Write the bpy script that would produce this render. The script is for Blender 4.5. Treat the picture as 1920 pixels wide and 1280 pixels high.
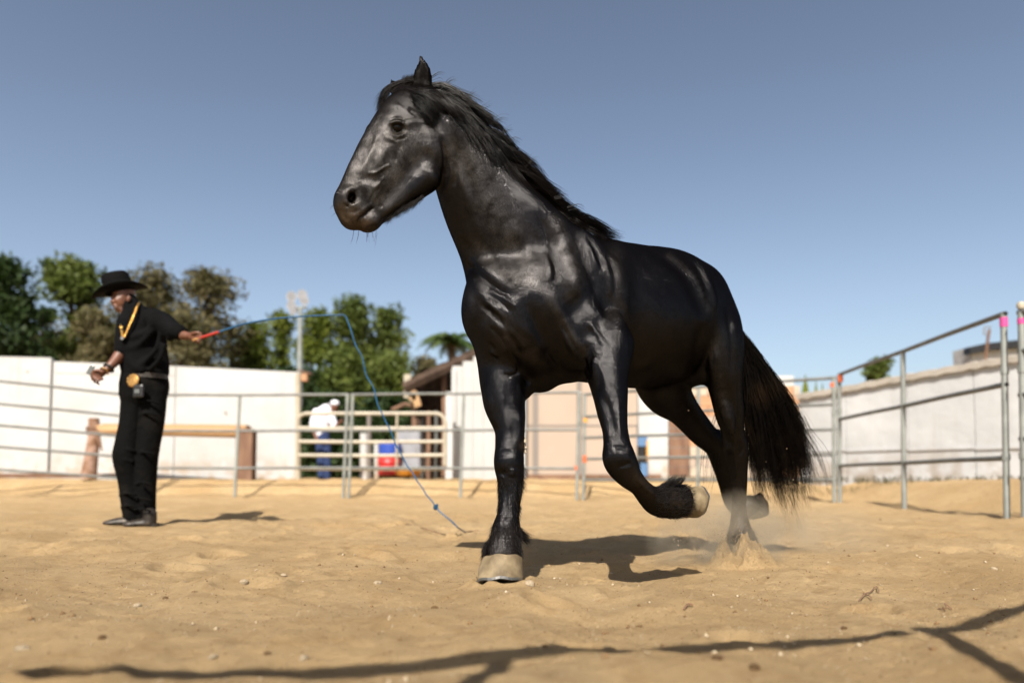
import bpy, bmesh, math, random
import numpy as np
from mathutils import Vector, Matrix
for _o in list(bpy.data.objects): bpy.data.objects.remove(_o)
S = bpy.context.scene
COL = S.collection
R = math.radians
# ------------------------------------------------------------------ camera, sky, sun, exposure
FPX = 1333.333            # focal length in pixels of the 1920 px wide photograph
PITCH = R(3.0)
CAMZ = 0.36
HOR = 895.0
CY = HOR - FPX * math.tan(PITCH)
cam_d = bpy.data.cameras.new('camera')
cam = bpy.data.objects.new('camera', cam_d); COL.objects.link(cam)
cam.location = (0, 0, CAMZ); cam.rotation_euler = (R(90) + PITCH, 0, 0)
cam_d.sensor_width = 36; cam_d.lens = 25.0
cam_d.shift_y = (CY - 640) / 1920
cam_d.clip_start = 0.05; cam_d.clip_end = 2000
cam_d.dof.use_dof = True; cam_d.dof.focus_distance = 2.62; cam_d.dof.aperture_fstop = 1.3
S.camera = cam
SUN_DIR = Vector((0.17, 1.0, -1.02)).normalized()      # direction the light travels
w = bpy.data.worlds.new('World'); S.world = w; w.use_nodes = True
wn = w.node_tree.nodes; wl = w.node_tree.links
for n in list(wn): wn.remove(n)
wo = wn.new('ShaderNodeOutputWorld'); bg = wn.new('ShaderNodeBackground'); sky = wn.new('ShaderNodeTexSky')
sky.sky_type = 'NISHITA'; sky.sun_disc = False
sky.sun_elevation = math.asin(-SUN_DIR.z)
sky.sun_rotation = math.atan2(-SUN_DIR.x, -SUN_DIR.y)
sky.altitude = 0; sky.air_density = 1.0; sky.dust_density = 2.6; sky.ozone_density = 1.0
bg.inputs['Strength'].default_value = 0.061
hsv = wn.new('ShaderNodeHueSaturation'); hsv.inputs['Saturation'].default_value = .87; wl.new(sky.outputs[0], hsv.inputs['Color']); 
# clear air overhead, milkier towards the horizon all the way round
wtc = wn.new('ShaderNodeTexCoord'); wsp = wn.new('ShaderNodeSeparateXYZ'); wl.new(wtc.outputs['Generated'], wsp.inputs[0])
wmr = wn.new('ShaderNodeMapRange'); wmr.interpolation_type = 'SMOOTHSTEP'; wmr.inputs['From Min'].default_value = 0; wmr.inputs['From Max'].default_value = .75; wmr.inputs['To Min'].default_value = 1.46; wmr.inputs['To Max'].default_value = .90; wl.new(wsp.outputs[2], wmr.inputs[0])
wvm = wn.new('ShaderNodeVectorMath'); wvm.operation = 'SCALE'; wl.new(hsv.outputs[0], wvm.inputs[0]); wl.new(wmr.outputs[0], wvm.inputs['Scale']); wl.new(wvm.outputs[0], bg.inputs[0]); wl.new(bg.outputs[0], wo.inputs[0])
sun_d = bpy.data.lights.new('sun', 'SUN'); sun_d.energy = 5.0; sun_d.angle = R(0.5); sun_d.color = (1.0, 0.93, 0.83)
sun = bpy.data.objects.new('sun', sun_d); COL.objects.link(sun)
sun.rotation_euler = SUN_DIR.to_track_quat('-Z', 'Y').to_euler()
S.view_settings.view_transform = 'Standard'; S.view_settings.look = 'None'
S.view_settings.exposure = 1.0; S.view_settings.gamma = 1.0; S.view_settings.use_curve_mapping = False
S.render.engine = 'CYCLES'
S.render.film_transparent = False

rng = np.random.default_rng(7)
random.seed(7)
# ------------------------------------------------------------------ helpers
_cp, _sp = math.cos(PITCH), math.sin(PITCH)
def P(px, py, Y):
    """point of the place seen at photograph pixel (px,py), Y metres in front of the camera"""
    u = (px - 960) / FPX; v = (CY - py) / FPX
    d = np.array([u, _cp - v * _sp, _sp + v * _cp])
    t = Y / d[1]
    return np.array([d[0] * t, Y, CAMZ + d[2] * t])
def tag(o, label=None, cat=None, group=None, kind=None):
    if label: o['label'] = label
    if cat: o['category'] = cat
    if group: o['group'] = group
    if kind: o['kind'] = kind
    return o
def link(name, me, mat=None, parent=None, smooth=False):
    o = bpy.data.objects.new(name, me); COL.objects.link(o)
    if mat is not None and len(me.materials) == 0: me.materials.append(mat)
    if smooth: me.polygons.foreach_set('use_smooth', np.ones(len(me.polygons), bool))
    if parent is not None:
        o.parent = parent
        o.matrix_parent_inverse = parent.matrix_basis.inverted()
    return o
def empty(name, loc, rz=0):
    o = bpy.data.objects.new(name, None); COL.objects.link(o); o.location = loc; o.rotation_euler.z = rz
    o.empty_display_size = 0.1
    return o
def np_mesh(name, V, Fq, mat=None, parent=None, smooth=True):
    me = bpy.data.meshes.new(name)
    V = np.asarray(V, np.float32); Fq = np.asarray(Fq, np.int32); n = Fq.shape[1]
    me.vertices.add(len(V)); me.vertices.foreach_set('co', V.ravel())
    me.loops.add(Fq.size); me.loops.foreach_set('vertex_index', Fq.ravel())
    me.polygons.add(len(Fq)); me.polygons.foreach_set('loop_start', np.arange(0, Fq.size, n, dtype=np.int32))
    me.update(calc_edges=True); me.validate()
    return link(name, me, mat, parent, smooth)
class MB:
    """collects boxes, tubes, prisms into one mesh"""
    def __init__(s): s.v = []; s.f = []
    def add(s, V, F):
        b = len(s.v); s.v += [tuple(map(float, p)) for p in V]; s.f += [tuple(b + i for i in f) for f in F]; return s
    def box(s, c, size, rz=0, M=None):
        x, y, z = [a / 2 for a in size]
        V = [Vector((sx * x, sy * y, sz * z)) for sz in (-1, 1) for sy in (-1, 1) for sx in (-1, 1)]
        m = M if M is not None else Matrix.Rotation(rz, 3, 'Z')
        V = [m @ p + Vector(c) for p in V]
        return s.add(V, [(0, 2, 3, 1), (4, 5, 7, 6), (0, 1, 5, 4), (2, 6, 7, 3), (0, 4, 6, 2), (1, 3, 7, 5)])
    def tube(s, pts, r, n=8, cap=True):
        pts = [Vector([float(a) for a in p]) for p in pts]; m = len(pts)
        rr = r if hasattr(r, '__len__') else [r] * m
        V = []; prev = None
        for i, p in enumerate(pts):
            t = (pts[min(i + 1, m - 1)] - pts[max(i - 1, 0)]).normalized()
            if prev is None:
                a = Vector((0, 0, 1)) if abs(t.z) < 0.9 else Vector((1, 0, 0))
                u = t.cross(a).normalized()
            else:
                u = (prev - t * prev.dot(t)).normalized()
            prev = u; q = t.cross(u)
            for k in range(n):
                an = 2 * math.pi * k / n
                V.append(p + (u * math.cos(an) + q * math.sin(an)) * rr[i])
        F = [(i * n + k, i * n + (k + 1) % n, (i + 1) * n + (k + 1) % n, (i + 1) * n + k) for i in range(m - 1) for k in range(n)]
        if cap: F += [tuple(range(n))[::-1], tuple((m - 1) * n + k for k in range(n))]
        return s.add(V, F)
    def lathe(s, base, prof, n=16, axis=None):
        """prof: list of (r, h)"""
        ax = Vector(axis).normalized() if axis is not None else Vector((0, 0, 1))
        a = Vector((1, 0, 0)) if abs(ax.x) < 0.9 else Vector((0, 1, 0))
        u = ax.cross(a).normalized(); q = ax.cross(u); V = []
        for r, h in prof:
            for k in range(n):
                an = 2 * math.pi * k / n
                V.append(Vector(base) + ax * h + (u * math.cos(an) + q * math.sin(an)) * r)
        m = len(prof)
        F = [(i * n + k, i * n + (k + 1) % n, (i + 1) * n + (k + 1) % n, (i + 1) * n + k) for i in range(m - 1) for k in range(n)]
        F += [tuple(range(n))[::-1], tuple((m - 1) * n + k for k in range(n))]
        return s.add(V, F)
    def build(s, name, mat, parent=None, smooth=False, bevel=0):
        me = bpy.data.meshes.new(name); me.from_pydata(s.v, [], s.f)
        bm = bmesh.new(); bm.from_mesh(me); bmesh.ops.recalc_face_normals(bm, faces=bm.faces); bm.to_mesh(me); bm.free()
        o = link(name, me, mat, parent, False)
        if smooth:
            me.polygons.foreach_set('use_smooth', np.ones(len(me.polygons), bool))
            try: me.set_sharp_from_angle(angle=R(40))
            except Exception: pass
        if bevel:
            md = o.modifiers.new('bevel', 'BEVEL'); md.width = bevel; md.segments = 2; md.limit_method = 'ANGLE'
        return o
# ------------------------------------------------------------------ signed distance modelling of living bodies
def catmull(st, n):
    st = np.asarray(st, float); m = len(st); out = []
    for i in range(m - 1):
        p0 = st[max(i - 1, 0)]; p1 = st[i]; p2 = st[i + 1]; p3 = st[min(i + 2, m - 1)]
        for k in range(n):
            t = k / n
            out.append(0.5 * (2 * p1 + (p2 - p0) * t + (2 * p0 - 5 * p1 + 4 * p2 - p3) * t * t + (3 * p1 - p0 - 3 * p2 + p3) * t ** 3))
    out.append(st[-1]); return np.array(out)
def unit(v): v = np.asarray(v, float); return v / np.linalg.norm(v)
class Field:
    def __init__(s, lo, hi, h):
        s.h = h; s.lo = np.array(lo, np.float32); s.n = np.ceil((np.array(hi) - s.lo) / h).astype(int) + 1
        s.F = np.full(s.n, 1.0, np.float32)
        s.ax = [(s.lo[i] + h * np.arange(s.n[i])).astype(np.float32) for i in range(3)]
    def win(s, lo, hi):
        a = np.clip(np.floor((np.array(lo) - s.lo) / s.h).astype(int), 0, s.n - 1)
        b = np.clip(np.ceil((np.array(hi) - s.lo) / s.h).astype(int) + 1, 1, s.n)
        return a, b
    def grid(s, a, b):
        return (s.ax[0][a[0]:b[0]][:, None, None], s.ax[1][a[1]:b[1]][None, :, None], s.ax[2][a[2]:b[2]][None, None, :])
    def merge(s, a, b, D, k, sub=False):
        sl = tuple(slice(a[i], b[i]) for i in range(3)); G = s.F[sl]
        if sub:
            D = -D
            hh = np.clip(k - np.abs(G - D), 0, None) / k if k > 0 else 0
            s.F[sl] = np.maximum(G, D) + (hh * hh * k * 0.25 if k > 0 else 0)
        else:
            hh = np.clip(k - np.abs(G - D), 0, None) / k if k > 0 else 0
            s.F[sl] = np.minimum(G, D) - (hh * hh * k * 0.25 if k > 0 else 0)
    def sweep(s, st, side, k=0.02, n=4, sub=False):
        """st rows: x,y,z, r_other, r_side (metres)   side: vector (3,) or per station (m,3)"""
        st = np.asarray(st, float)
        if np.ndim(side) == 1: side = np.tile(side, (len(st), 1))
        A = catmull(np.hstack([st, side]), n); pts = A[:, :3]; r1 = np.maximum(A[:, 3], .002); r2 = np.maximum(A[:, 4], .002)
        rm = np.maximum(r1, r2); mg = k + 3 * s.h
        lo = (pts - rm[:, None]).min(0) - mg; hi = (pts + rm[:, None]).max(0) + mg
        a, b = s.win(lo, hi)
        D = np.full(b - a, 1.0, np.float32)
        for i in range(len(pts) - 1):
            p, q = pts[i], pts[i + 1]; R_ = max(rm[i], rm[i + 1]) + mg
            aa, bb = s.win(np.minimum(p, q) - R_, np.maximum(p, q) + R_)
            aa = np.maximum(aa, a); bb = np.minimum(bb, b)
            if (bb <= aa).any(): continue
            X, Y, Z = s.grid(aa, bb)
            t_ = q - p; L2 = float(t_ @ t_) + 1e-12; tn = t_ / math.sqrt(L2)
            sd = A[i, 5:8]; sd = sd - tn * (sd @ tn); sd = unit(sd); ot = np.cross(tn, sd)
            dx = X - p[0]; dy = Y - p[1]; dz = Z - p[2]
            al = (dx * tn[0] + dy * tn[1] + dz * tn[2]); t = np.clip(al / math.sqrt(L2), 0, 1)
            al = al - t * math.sqrt(L2)
            u = dx * ot[0] + dy * ot[1] + dz * ot[2]; v = dx * sd[0] + dy * sd[1] + dz * sd[2]
            R1 = r1[i] + (r1[i + 1] - r1[i]) * t; R2 = r2[i] + (r2[i + 1] - r2[i]) * t; R3 = np.minimum(R1, R2)
            kk = np.sqrt((u / R1) ** 2 + (v / R2) ** 2 + (al / R3) ** 2) + 1e-6
            ln = np.sqrt(u * u + v * v + al * al)
            d = ln * (1 - 1 / kk)
            d = np.where(kk < 0.35, -R3 * (1 - kk), d).astype(np.float32)
            sl = tuple(slice(aa[j] - a[j], bb[j] - a[j]) for j in range(3))
            D[sl] = np.minimum(D[sl], d)
        s.merge(a, b, D, k, sub)
    def ell(s, c, axes, rad, k=0.02, sub=False):
        """axes: 3 vectors (rows), rad: 3 radii"""
        c = np.asarray(c, float); Rm = max(rad) + k + 3 * s.h
        a, b = s.win(c - Rm, c + Rm)
        if (b <= a).any(): return
        X, Y, Z = s.grid(a, b); dx, dy, dz = X - c[0], Y - c[1], Z - c[2]; q0 = 0; ln = np.sqrt(dx * dx + dy * dy + dz * dz)
        for ax, r in zip(axes, rad):
            e = (dx * ax[0] + dy * ax[1] + dz * ax[2]) / r; q0 = q0 + e * e
        kk = np.sqrt(q0) + 1e-6
        d = ln * (1 - 1 / kk); d = np.where(kk < 0.35, -min(rad) * (1 - kk), d).astype(np.float32)
        s.merge(a, b, d, k, sub)
    def mesh(s):
        F = s.F; ins = F < 0
        c = np.zeros(np.array(F.shape) - 1, np.uint8)
        off = [(i, j, k) for i in (0, 1) for j in (0, 1) for k in (0, 1)]
        def sh(A, o): return A[o[0]:A.shape[0] - 1 + o[0], o[1]:A.shape[1] - 1 + o[1], o[2]:A.shape[2] - 1 + o[2]]
        for o in off: c += sh(ins, o)
        act = (c > 0) & (c < 8); idx = np.argwhere(act)
        vid = np.full(act.shape, -1, np.int32); vid[act] = np.arange(len(idx))
        vals = {o: F[idx[:, 0] + o[0], idx[:, 1] + o[1], idx[:, 2] + o[2]] for o in off}
        acc = np.zeros((len(idx), 3)); cnt = np.zeros(len(idx))
        for o in off:
            for d in range(3):
                if o[d] == 0:
                    o2 = list(o); o2[d] = 1; o2 = tuple(o2); a_, b_ = vals[o], vals[o2]; m = (a_ < 0) != (b_ < 0)
                    t = np.where(m, a_ / np.where(m, a_ - b_, 1), 0)
                    pt = np.tile(np.array(o, float), (len(idx), 1)); pt[:, d] += t
                    acc += pt * m[:, None]; cnt += m
        V = (idx + acc / cnt[:, None]) * s.h + s.lo
        Q = []
        for d in range(3):
            e, f = [(1, 2), (2, 0), (0, 1)][d]
            sl0 = [slice(None)] * 3; sl1 = [slice(None)] * 3; sl0[d] = slice(0, -1); sl1[d] = slice(1, None)
            a_ = ins[tuple(sl0)]; b_ = ins[tuple(sl1)]; m = a_ != b_
            I = np.argwhere(m); I = I[(I[:, e] > 0) & (I[:, f] > 0) & (I[:, e] < F.shape[e] - 1) & (I[:, f] < F.shape[f] - 1)]
            if len(I) == 0: continue
            def g(de, df):
                J = I.copy(); J[:, e] += de; J[:, f] += df; return vid[J[:, 0], J[:, 1], J[:, 2]]
            q = np.stack([g(-1, -1), g(0, -1), g(0, 0), g(-1, 0)], 1)
            flip = ~a_[I[:, 0], I[:, 1], I[:, 2]]
            q[flip] = q[flip][:, ::-1]; Q.append(q)
        return V, np.concatenate(Q)
def relax(V, Q, it=1, lam=0.5):
    E = np.concatenate([Q[:, [0, 1]], Q[:, [1, 2]], Q[:, [2, 3]], Q[:, [3, 0]]])
    E = np.concatenate([E, E[:, ::-1]])
    deg = np.bincount(E[:, 0], minlength=len(V)).astype(float)[:, None] + 1e-9
    for i in range(it):
        for sgn in (lam, -lam * 1.02):
            N = np.stack([np.bincount(E[:, 0], V[E[:, 1], j], minlength=len(V)) for j in range(3)], 1) / deg
            V = V + sgn * (N - V)
    return V
def view_side(px, py, Y):
    v = P(px, py, Y) - np.array([0, 0, CAMZ]); return unit(v)
def strands(name, S_, r, mat, parent, tip=0.15, root=0.8):
    """S_: (N,M,3) hair centre lines, r: radius or (N,) ; one mesh of thin three-sided tapered hairs"""
    N, M, _ = S_.shape
    T = np.gradient(S_, axis=1); T /= np.linalg.norm(T, axis=2, keepdims=True) + 1e-9
    a = np.array([0.31, 0.2, 0.93]); U = np.cross(T, a); U /= np.linalg.norm(U, axis=2, keepdims=True) + 1e-9; W = np.cross(T, U)
    t = np.linspace(0, 1, M); prof = (root + (1 - root) * np.minimum(t * 4, 1)) * (1 - (1 - tip) * np.clip((t - .45) / .55, 0, 1))
    rad = (np.broadcast_to(np.asarray(r, float), (N,)))[:, None] * prof[None]
    V = np.stack([S_ + rad[..., None] * (U * math.cos(x) + W * math.sin(x)) for x in (0, 2.094, 4.189)], 2)  # N,M,3,3
    idx = np.arange(N * M * 3).reshape(N, M, 3)
    qs = [np.stack([idx[:, :-1, k], idx[:, :-1, (k + 1) % 3], idx[:, 1:, (k + 1) % 3], idx[:, 1:, k]], -1).reshape(-1, 4) for k in range(3)]
    return np_mesh(name, V.reshape(-1, 3), np.concatenate(qs), mat, parent, True)
# ------------------------------------------------------------------ materials
ALB = .74      # the photograph is exposed up; surfaces keep sober real-world base colours
def mat(name, col, rough=0.7, spec=0.5, metal=0.0, bump=0, bscale=40, var=0, vscale=4, col2=None, sheen=0, stretch=None, detail=4, fac=(0.35, 0.65), transl=0):
    m = bpy.data.materials.new(name); m.use_nodes = True; nt = m.node_tree; N = nt.nodes; L = nt.links
    b = N['Principled BSDF']; b.inputs['Roughness'].default_value = rough; b.inputs['Specular IOR Level'].default_value = spec
    b.inputs['Metallic'].default_value = metal
    if sheen: b.inputs['Sheen Weight'].default_value = sheen
    tc = N.new('ShaderNodeTexCoord'); mp = N.new('ShaderNodeMapping'); L.new(tc.outputs['Object'], mp.inputs[0])
    if stretch: mp.inputs['Scale'].default_value = stretch
    col = tuple(x * ALB for x in col); col2 = tuple(x * ALB for x in col2) if col2 and metal < .8 else col2
    c = (*col, 1)
    if var or col2:
        n = N.new('ShaderNodeTexNoise'); n.inputs['Scale'].default_value = vscale; n.inputs['Detail'].default_value = detail; L.new(mp.outputs[0], n.inputs[0])
        r = N.new('ShaderNodeMapRange'); r.inputs['From Min'].default_value = fac[0]; r.inputs['From Max'].default_value = fac[1]; L.new(n.outputs[0], r.inputs[0])
        mx = N.new('ShaderNodeMix'); mx.data_type = 'RGBA'; L.new(r.outputs[0], mx.inputs[0])
        a = c if col2 else tuple(x * (1 - var) for x in col) + (1,)
        d = (*col2, 1) if col2 else tuple(min(1, x * (1 + var)) for x in col) + (1,)
        mx.inputs[6].default_value = a; mx.inputs[7].default_value = d; L.new(mx.outputs[2], b.inputs['Base Color'])
    else: b.inputs['Base Color'].default_value = c
    if bump:
        n2 = N.new('ShaderNodeTexNoise'); n2.inputs['Scale'].default_value = bscale; n2.inputs['Detail'].default_value = 6; L.new(mp.outputs[0], n2.inputs[0])
        bp = N.new('ShaderNodeBump'); bp.inputs['Distance'].default_value = bump; L.new(n2.outputs[0], bp.inputs['Height']); L.new(bp.outputs[0], b.inputs['Normal'])
    if transl:
        b.inputs['Subsurface Weight'].default_value = 0
        t = N.new('ShaderNodeBsdfTranslucent'); ms = N.new('ShaderNodeMixShader'); ms.inputs[0].default_value = transl
        t.inputs[0].default_value = (col[0] * 1.5, col[1] * 1.6, col[2], 1)
        out = N['Material Output']; L.new(b.outputs[0], ms.inputs[1]); L.new(t.outputs[0], ms.inputs[2]); L.new(ms.outputs[0], out.inputs[0])
    return m
def coat_material():
    m = bpy.data.materials.new('black_coat'); m.use_nodes = True; nt = m.node_tree; N = nt.nodes; L = nt.links; b = N['Principled BSDF']
    tc = N.new('ShaderNodeTexCoord'); at = N.new('ShaderNodeAttribute'); at.attribute_name = 'dull_sheen'; ad = N.new('ShaderNodeAttribute'); ad.attribute_name = 'dust'
    def noise(sc, det=4, src=None, rough=.6):
        n = N.new('ShaderNodeTexNoise'); n.inputs['Scale'].default_value = sc; n.inputs['Detail'].default_value = det; n.inputs['Roughness'].default_value = rough
        L.new(src or tc.outputs['Object'], n.inputs[0]); return n.outputs[0]
    def math_(op, a, b_=None, c=None):
        n = N.new('ShaderNodeMath'); n.operation = op
        for i, v in enumerate((a, b_, c)):
            if v is None: continue
            if isinstance(v, (int, float)): n.inputs[i].default_value = v
            else: L.new(v, n.inputs[i])
        return n.outputs[0]
    def mixc(f, a, c):
        n = N.new('ShaderNodeMix'); n.data_type = 'RGBA'
        if isinstance(f, (int, float)): n.inputs[0].default_value = f
        else: L.new(f, n.inputs[0])
        for i, v in ((6, a), (7, c)):
            if isinstance(v, tuple): n.inputs[i].default_value = (*v, 1)
            else: L.new(v, n.inputs[i])
        return n.outputs[2]
    def math_mulc(c_, f_):
        n = N.new('ShaderNodeVectorMath'); n.operation = 'SCALE'; L.new(c_, n.inputs[0]); L.new(f_, n.inputs['Scale']); return n.outputs[0]
    mp = N.new('ShaderNodeMapping'); mp.inputs['Scale'].default_value = (1, 1, .22); L.new(tc.outputs['Object'], mp.inputs[0])
    n1 = noise(16, 5); n2 = noise(560, 2, mp.outputs[0]); n3 = noise(60, 4)
    col = mixc(n1, (.0006, .0005, .0005), (.002, .0014, .0012))
    col = mixc(math_('MULTIPLY', at.outputs['Fac'], math_('MULTIPLY_ADD', noise(22, 5, None, .7), 1.9, -.42)), col, (.014, .012, .0105))  # greyer base colour under the mask of dull hair and painted sheen
    col = mixc(math_('MULTIPLY', ad.outputs['Fac'], math_('MULTIPLY_ADD', n3, 1.6, -.15)), col, (.055, .036, .021))
    hgt = math_('ADD', math_('MULTIPLY', n2, .0019), math_('ADD', math_('MULTIPLY', noise(13, 2), .0030), math_('MULTIPLY', n3, .0004)))
    bp = N.new('ShaderNodeBump'); bp.inputs['Distance'].default_value = 1.0; bp.inputs['Strength'].default_value = .85; L.new(hgt, bp.inputs['Height'])
    # hair does not turn into a mirror at grazing angles: plain diffuse plus two weak gloss lobes
    N.remove(b); df = N.new('ShaderNodeBsdfDiffuse'); L.new(col, df.inputs[0]); L.new(bp.outputs[0], df.inputs['Normal'])
    g1 = N.new('ShaderNodeBsdfAnisotropic'); g2 = N.new('ShaderNodeBsdfAnisotropic'); a1 = N.new('ShaderNodeAddShader'); a2 = N.new('ShaderNodeAddShader')
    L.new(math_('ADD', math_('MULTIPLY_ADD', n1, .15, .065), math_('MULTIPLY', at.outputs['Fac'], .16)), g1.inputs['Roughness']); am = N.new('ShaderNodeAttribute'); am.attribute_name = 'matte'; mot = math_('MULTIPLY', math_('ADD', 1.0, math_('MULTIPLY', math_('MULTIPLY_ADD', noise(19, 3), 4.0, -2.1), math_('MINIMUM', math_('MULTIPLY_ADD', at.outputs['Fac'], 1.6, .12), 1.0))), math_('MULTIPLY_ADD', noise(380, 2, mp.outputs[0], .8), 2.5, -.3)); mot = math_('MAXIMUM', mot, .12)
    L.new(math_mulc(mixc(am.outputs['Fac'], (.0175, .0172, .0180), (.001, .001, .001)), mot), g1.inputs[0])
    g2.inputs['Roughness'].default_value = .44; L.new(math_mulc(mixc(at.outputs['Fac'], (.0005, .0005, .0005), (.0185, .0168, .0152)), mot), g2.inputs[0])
    for g in (g1, g2): L.new(bp.outputs[0], g.inputs['Normal'])
    L.new(df.outputs[0], a1.inputs[0]); L.new(g1.outputs[0], a1.inputs[1]); L.new(a1.outputs[0], a2.inputs[0]); L.new(g2.outputs[0], a2.inputs[1]); L.new(a2.outputs[0], N['Material Output'].inputs[0])
    return m
M_COAT = coat_material()
M_HAIR = mat('black_hair', (.0025, .002, .002), .40, .16, col2=(.009, .006, .005), vscale=8)
M_TAIL = mat('tail_hair', (.003, .0022, .0018), .45, .12, col2=(.022, .013, .007), vscale=6, fac=(.5, .75))
M_HOOF = mat('hoof_horn', (.12, .088, .05), .7, .25, bump=.006, bscale=30, col2=(.27, .21, .125), vscale=22, stretch=(1, 1, .6))
M_STEEL = mat('shoe_steel', (.30, .29, .27), .4, .5, metal=.9, bump=.001, bscale=60)
M_SOLE = mat('hoof_sole', (.03, .022, .016), .9, bump=.006, bscale=40)
M_EYE = mat('dark_eye', (.001, .0008, .0007), .10, .20)
M_CRUST = mat('dry_crust', (.45, .38, .28), .9, bump=.004, bscale=150)
M_SKIN = mat('skin_dark_brown', (.14, .055, .030), .48, .45, bump=.001, bscale=120, var=.2, vscale=20)
M_KNIT = mat('black_knit', (.0030, .0030, .0034), .9, .08, bump=.004, bscale=60, var=.3, vscale=12)
M_DENIM = mat('black_denim', (.0022, .0022, .0022), .85, .08, bump=.008, bscale=22, col2=(.010, .0085, .007), vscale=7, fac=(.5, .8))
M_FELT = mat('black_felt', (.002, .002, .002), .85, .1, bump=.001, bscale=200)
M_BOOT = mat('worn_boot', (.02, .015, .011), .5, .4, bump=.002, bscale=50, col2=(.10, .075, .05), vscale=16, fac=(.5, .7))
M_GOLD = mat('gold', (.85, .50, .13), .28, .5, metal=1.0, bump=.001, bscale=200)
M_BRASS = mat('brass_buckle', (.62, .36, .12), .4, .5, metal=.8, bump=.004, bscale=60)
M_BLKPL = mat('black_plastic', (.012, .012, .013), .4)
M_GREYPL = mat('grey_glass', (.12, .13, .13), .25)
M_WHIP = mat('blue_cord', (.008, .075, .17), .5, .4, bump=.001, bscale=300, var=.2, vscale=30)
M_RED = mat('red_grip', (.38, .025, .015), .45)
M_TIP = mat('frayed_twine', (.20, .11, .06), .9)
M_GALV = mat('galvanised_steel', (.17, .175, .165), .5, .4, metal=.3, bump=.001, bscale=40, var=.18, vscale=6)
M_GALV2 = mat('galvanised_post', (.30, .32, .30), .5, .4, metal=.3, bump=.001, bscale=40, var=.15, vscale=6)
M_BEIGE = mat('beige_gate_paint', (.44, .39, .30), .5, .4, var=.12, vscale=3)
M_ORANGE = mat('orange_tape', (.75, .15, .04), .5); M_YEL = mat('yellow_tape', (.80, .38, .05), .5); M_PINK = mat('pink_tape', (.62, .07, .28), .45)
M_DARK = mat('dark_fill', (.01, .01, .01), .9)
def wall_paint(name, c1, c2, dirt=(.31, .22, .14)):
    m = mat(name, c1, .78, .2, bump=.012, bscale=5, col2=c2, vscale=1.3, fac=(.35, .7)); nt = m.node_tree; N = nt.nodes; L = nt.links; b = N['Principled BSDF']; src = b.inputs['Base Color'].links[0].from_socket
    g = N.new('ShaderNodeNewGeometry'); sp = N.new('ShaderNodeSeparateXYZ'); L.new(g.outputs['Position'], sp.inputs[0]); n = N.new('ShaderNodeTexNoise'); n.inputs['Scale'].default_value = 3.5; n.inputs['Detail'].default_value = 6; L.new(g.outputs['Position'], n.inputs[0])
    r = N.new('ShaderNodeMapRange'); r.inputs['From Min'].default_value = .95; r.inputs['From Max'].default_value = .30; L.new(sp.outputs[2], r.inputs[0])
    q = N.new('ShaderNodeMapRange'); q.inputs['From Min'].default_value = .42; q.inputs['From Max'].default_value = .62; L.new(n.outputs[0], q.inputs[0])
    mp2 = N.new('ShaderNodeMapping'); mp2.inputs['Scale'].default_value = (5, 5, .25); L.new(g.outputs['Position'], mp2.inputs[0]); n2 = N.new('ShaderNodeTexNoise'); n2.inputs['Scale'].default_value = 1.4; n2.inputs['Detail'].default_value = 5; L.new(mp2.outputs[0], n2.inputs[0])
    q2 = N.new('ShaderNodeMapRange'); q2.inputs['From Min'].default_value = .60; q2.inputs['From Max'].default_value = .80; q2.inputs['To Max'].default_value = .35; L.new(n2.outputs[0], q2.inputs[0])
    mu = N.new('ShaderNodeMath'); mu.operation = 'MULTIPLY'; L.new(r.outputs[0], mu.inputs[0]); L.new(q.outputs[0], mu.inputs[1]); ad = N.new('ShaderNodeMath'); ad.operation = 'ADD'; ad.use_clamp = True; L.new(mu.outputs[0], ad.inputs[0]); L.new(q2.outputs[0], ad.inputs[1])
    mx = N.new('ShaderNodeMix'); mx.data_type = 'RGBA'; L.new(ad.outputs[0], mx.inputs[0]); L.new(src, mx.inputs[6]); mx.inputs[7].default_value = (*dirt, 1); L.new(mx.outputs[2], b.inputs['Base Color']); return m
M_WHITE = wall_paint('white_wall_paint', (.56, .565, .565), (.49, .49, .48))
M_CORR = mat('white_sheet', (.54, .545, .54), .55, .4, var=.06, vscale=1)
M_GREYW = wall_paint('weathered_white_wall', (.52, .53, .54), (.62, .63, .64), (.27, .23, .19))
M_COPING = mat('plaster_coping', (.46, .42, .37), .85, .2, bump=.01, bscale=5, var=.1)
M_PEACH = mat('peach_wall', (.42, .34, .275), .8, .2, var=.05, vscale=.8)
M_FRAME = mat('grey_brown_frame', (.22, .19, .17), .7)
M_WOOD = mat('old_pale_wood', (.42, .25, .12), .8, .2, bump=.01, bscale=10, col2=(.55, .36, .20), vscale=6, stretch=(.2, 1, 4))
M_BROWNW = mat('brown_wood', (.16, .09, .06), .85, .2, bump=.01, bscale=10, col2=(.25, .15, .10), vscale=5, stretch=(1, 1, .3))
M_BARK = mat('pinkish_log', (.42, .28, .22), .9, .2, bump=.03, bscale=9, col2=(.22, .12, .07), vscale=5)
M_ROOF = mat('brown_roof', (.07, .045, .032), .85, .2, bump=.02, bscale=6, var=.3)
M_TERRA = mat('orange_block', (.50, .28, .16), .85, .2, var=.15, vscale=3)
M_BLOCK = mat('beige_block', (.50, .42, .33), .85, .2, var=.12, vscale=3)
M_BLUE = mat('blue_plastic', (.03, .08, .42), .4); M_REDP = mat('red_plastic', (.52, .03, .03), .4); M_ORP = mat('orange_plastic', (.70, .28, .03), .5)
M_STEELBLUE = mat('steel_blue_paint', (.09, .19, .36), .5)
M_CABIN = mat('grey_metal', (.30, .31, .34), .5, .4, var=.1)
M_TRUNK = mat('trunk_bark', (.10, .07, .05), .9, .1, bump=.03, bscale=6, var=.3)
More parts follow.
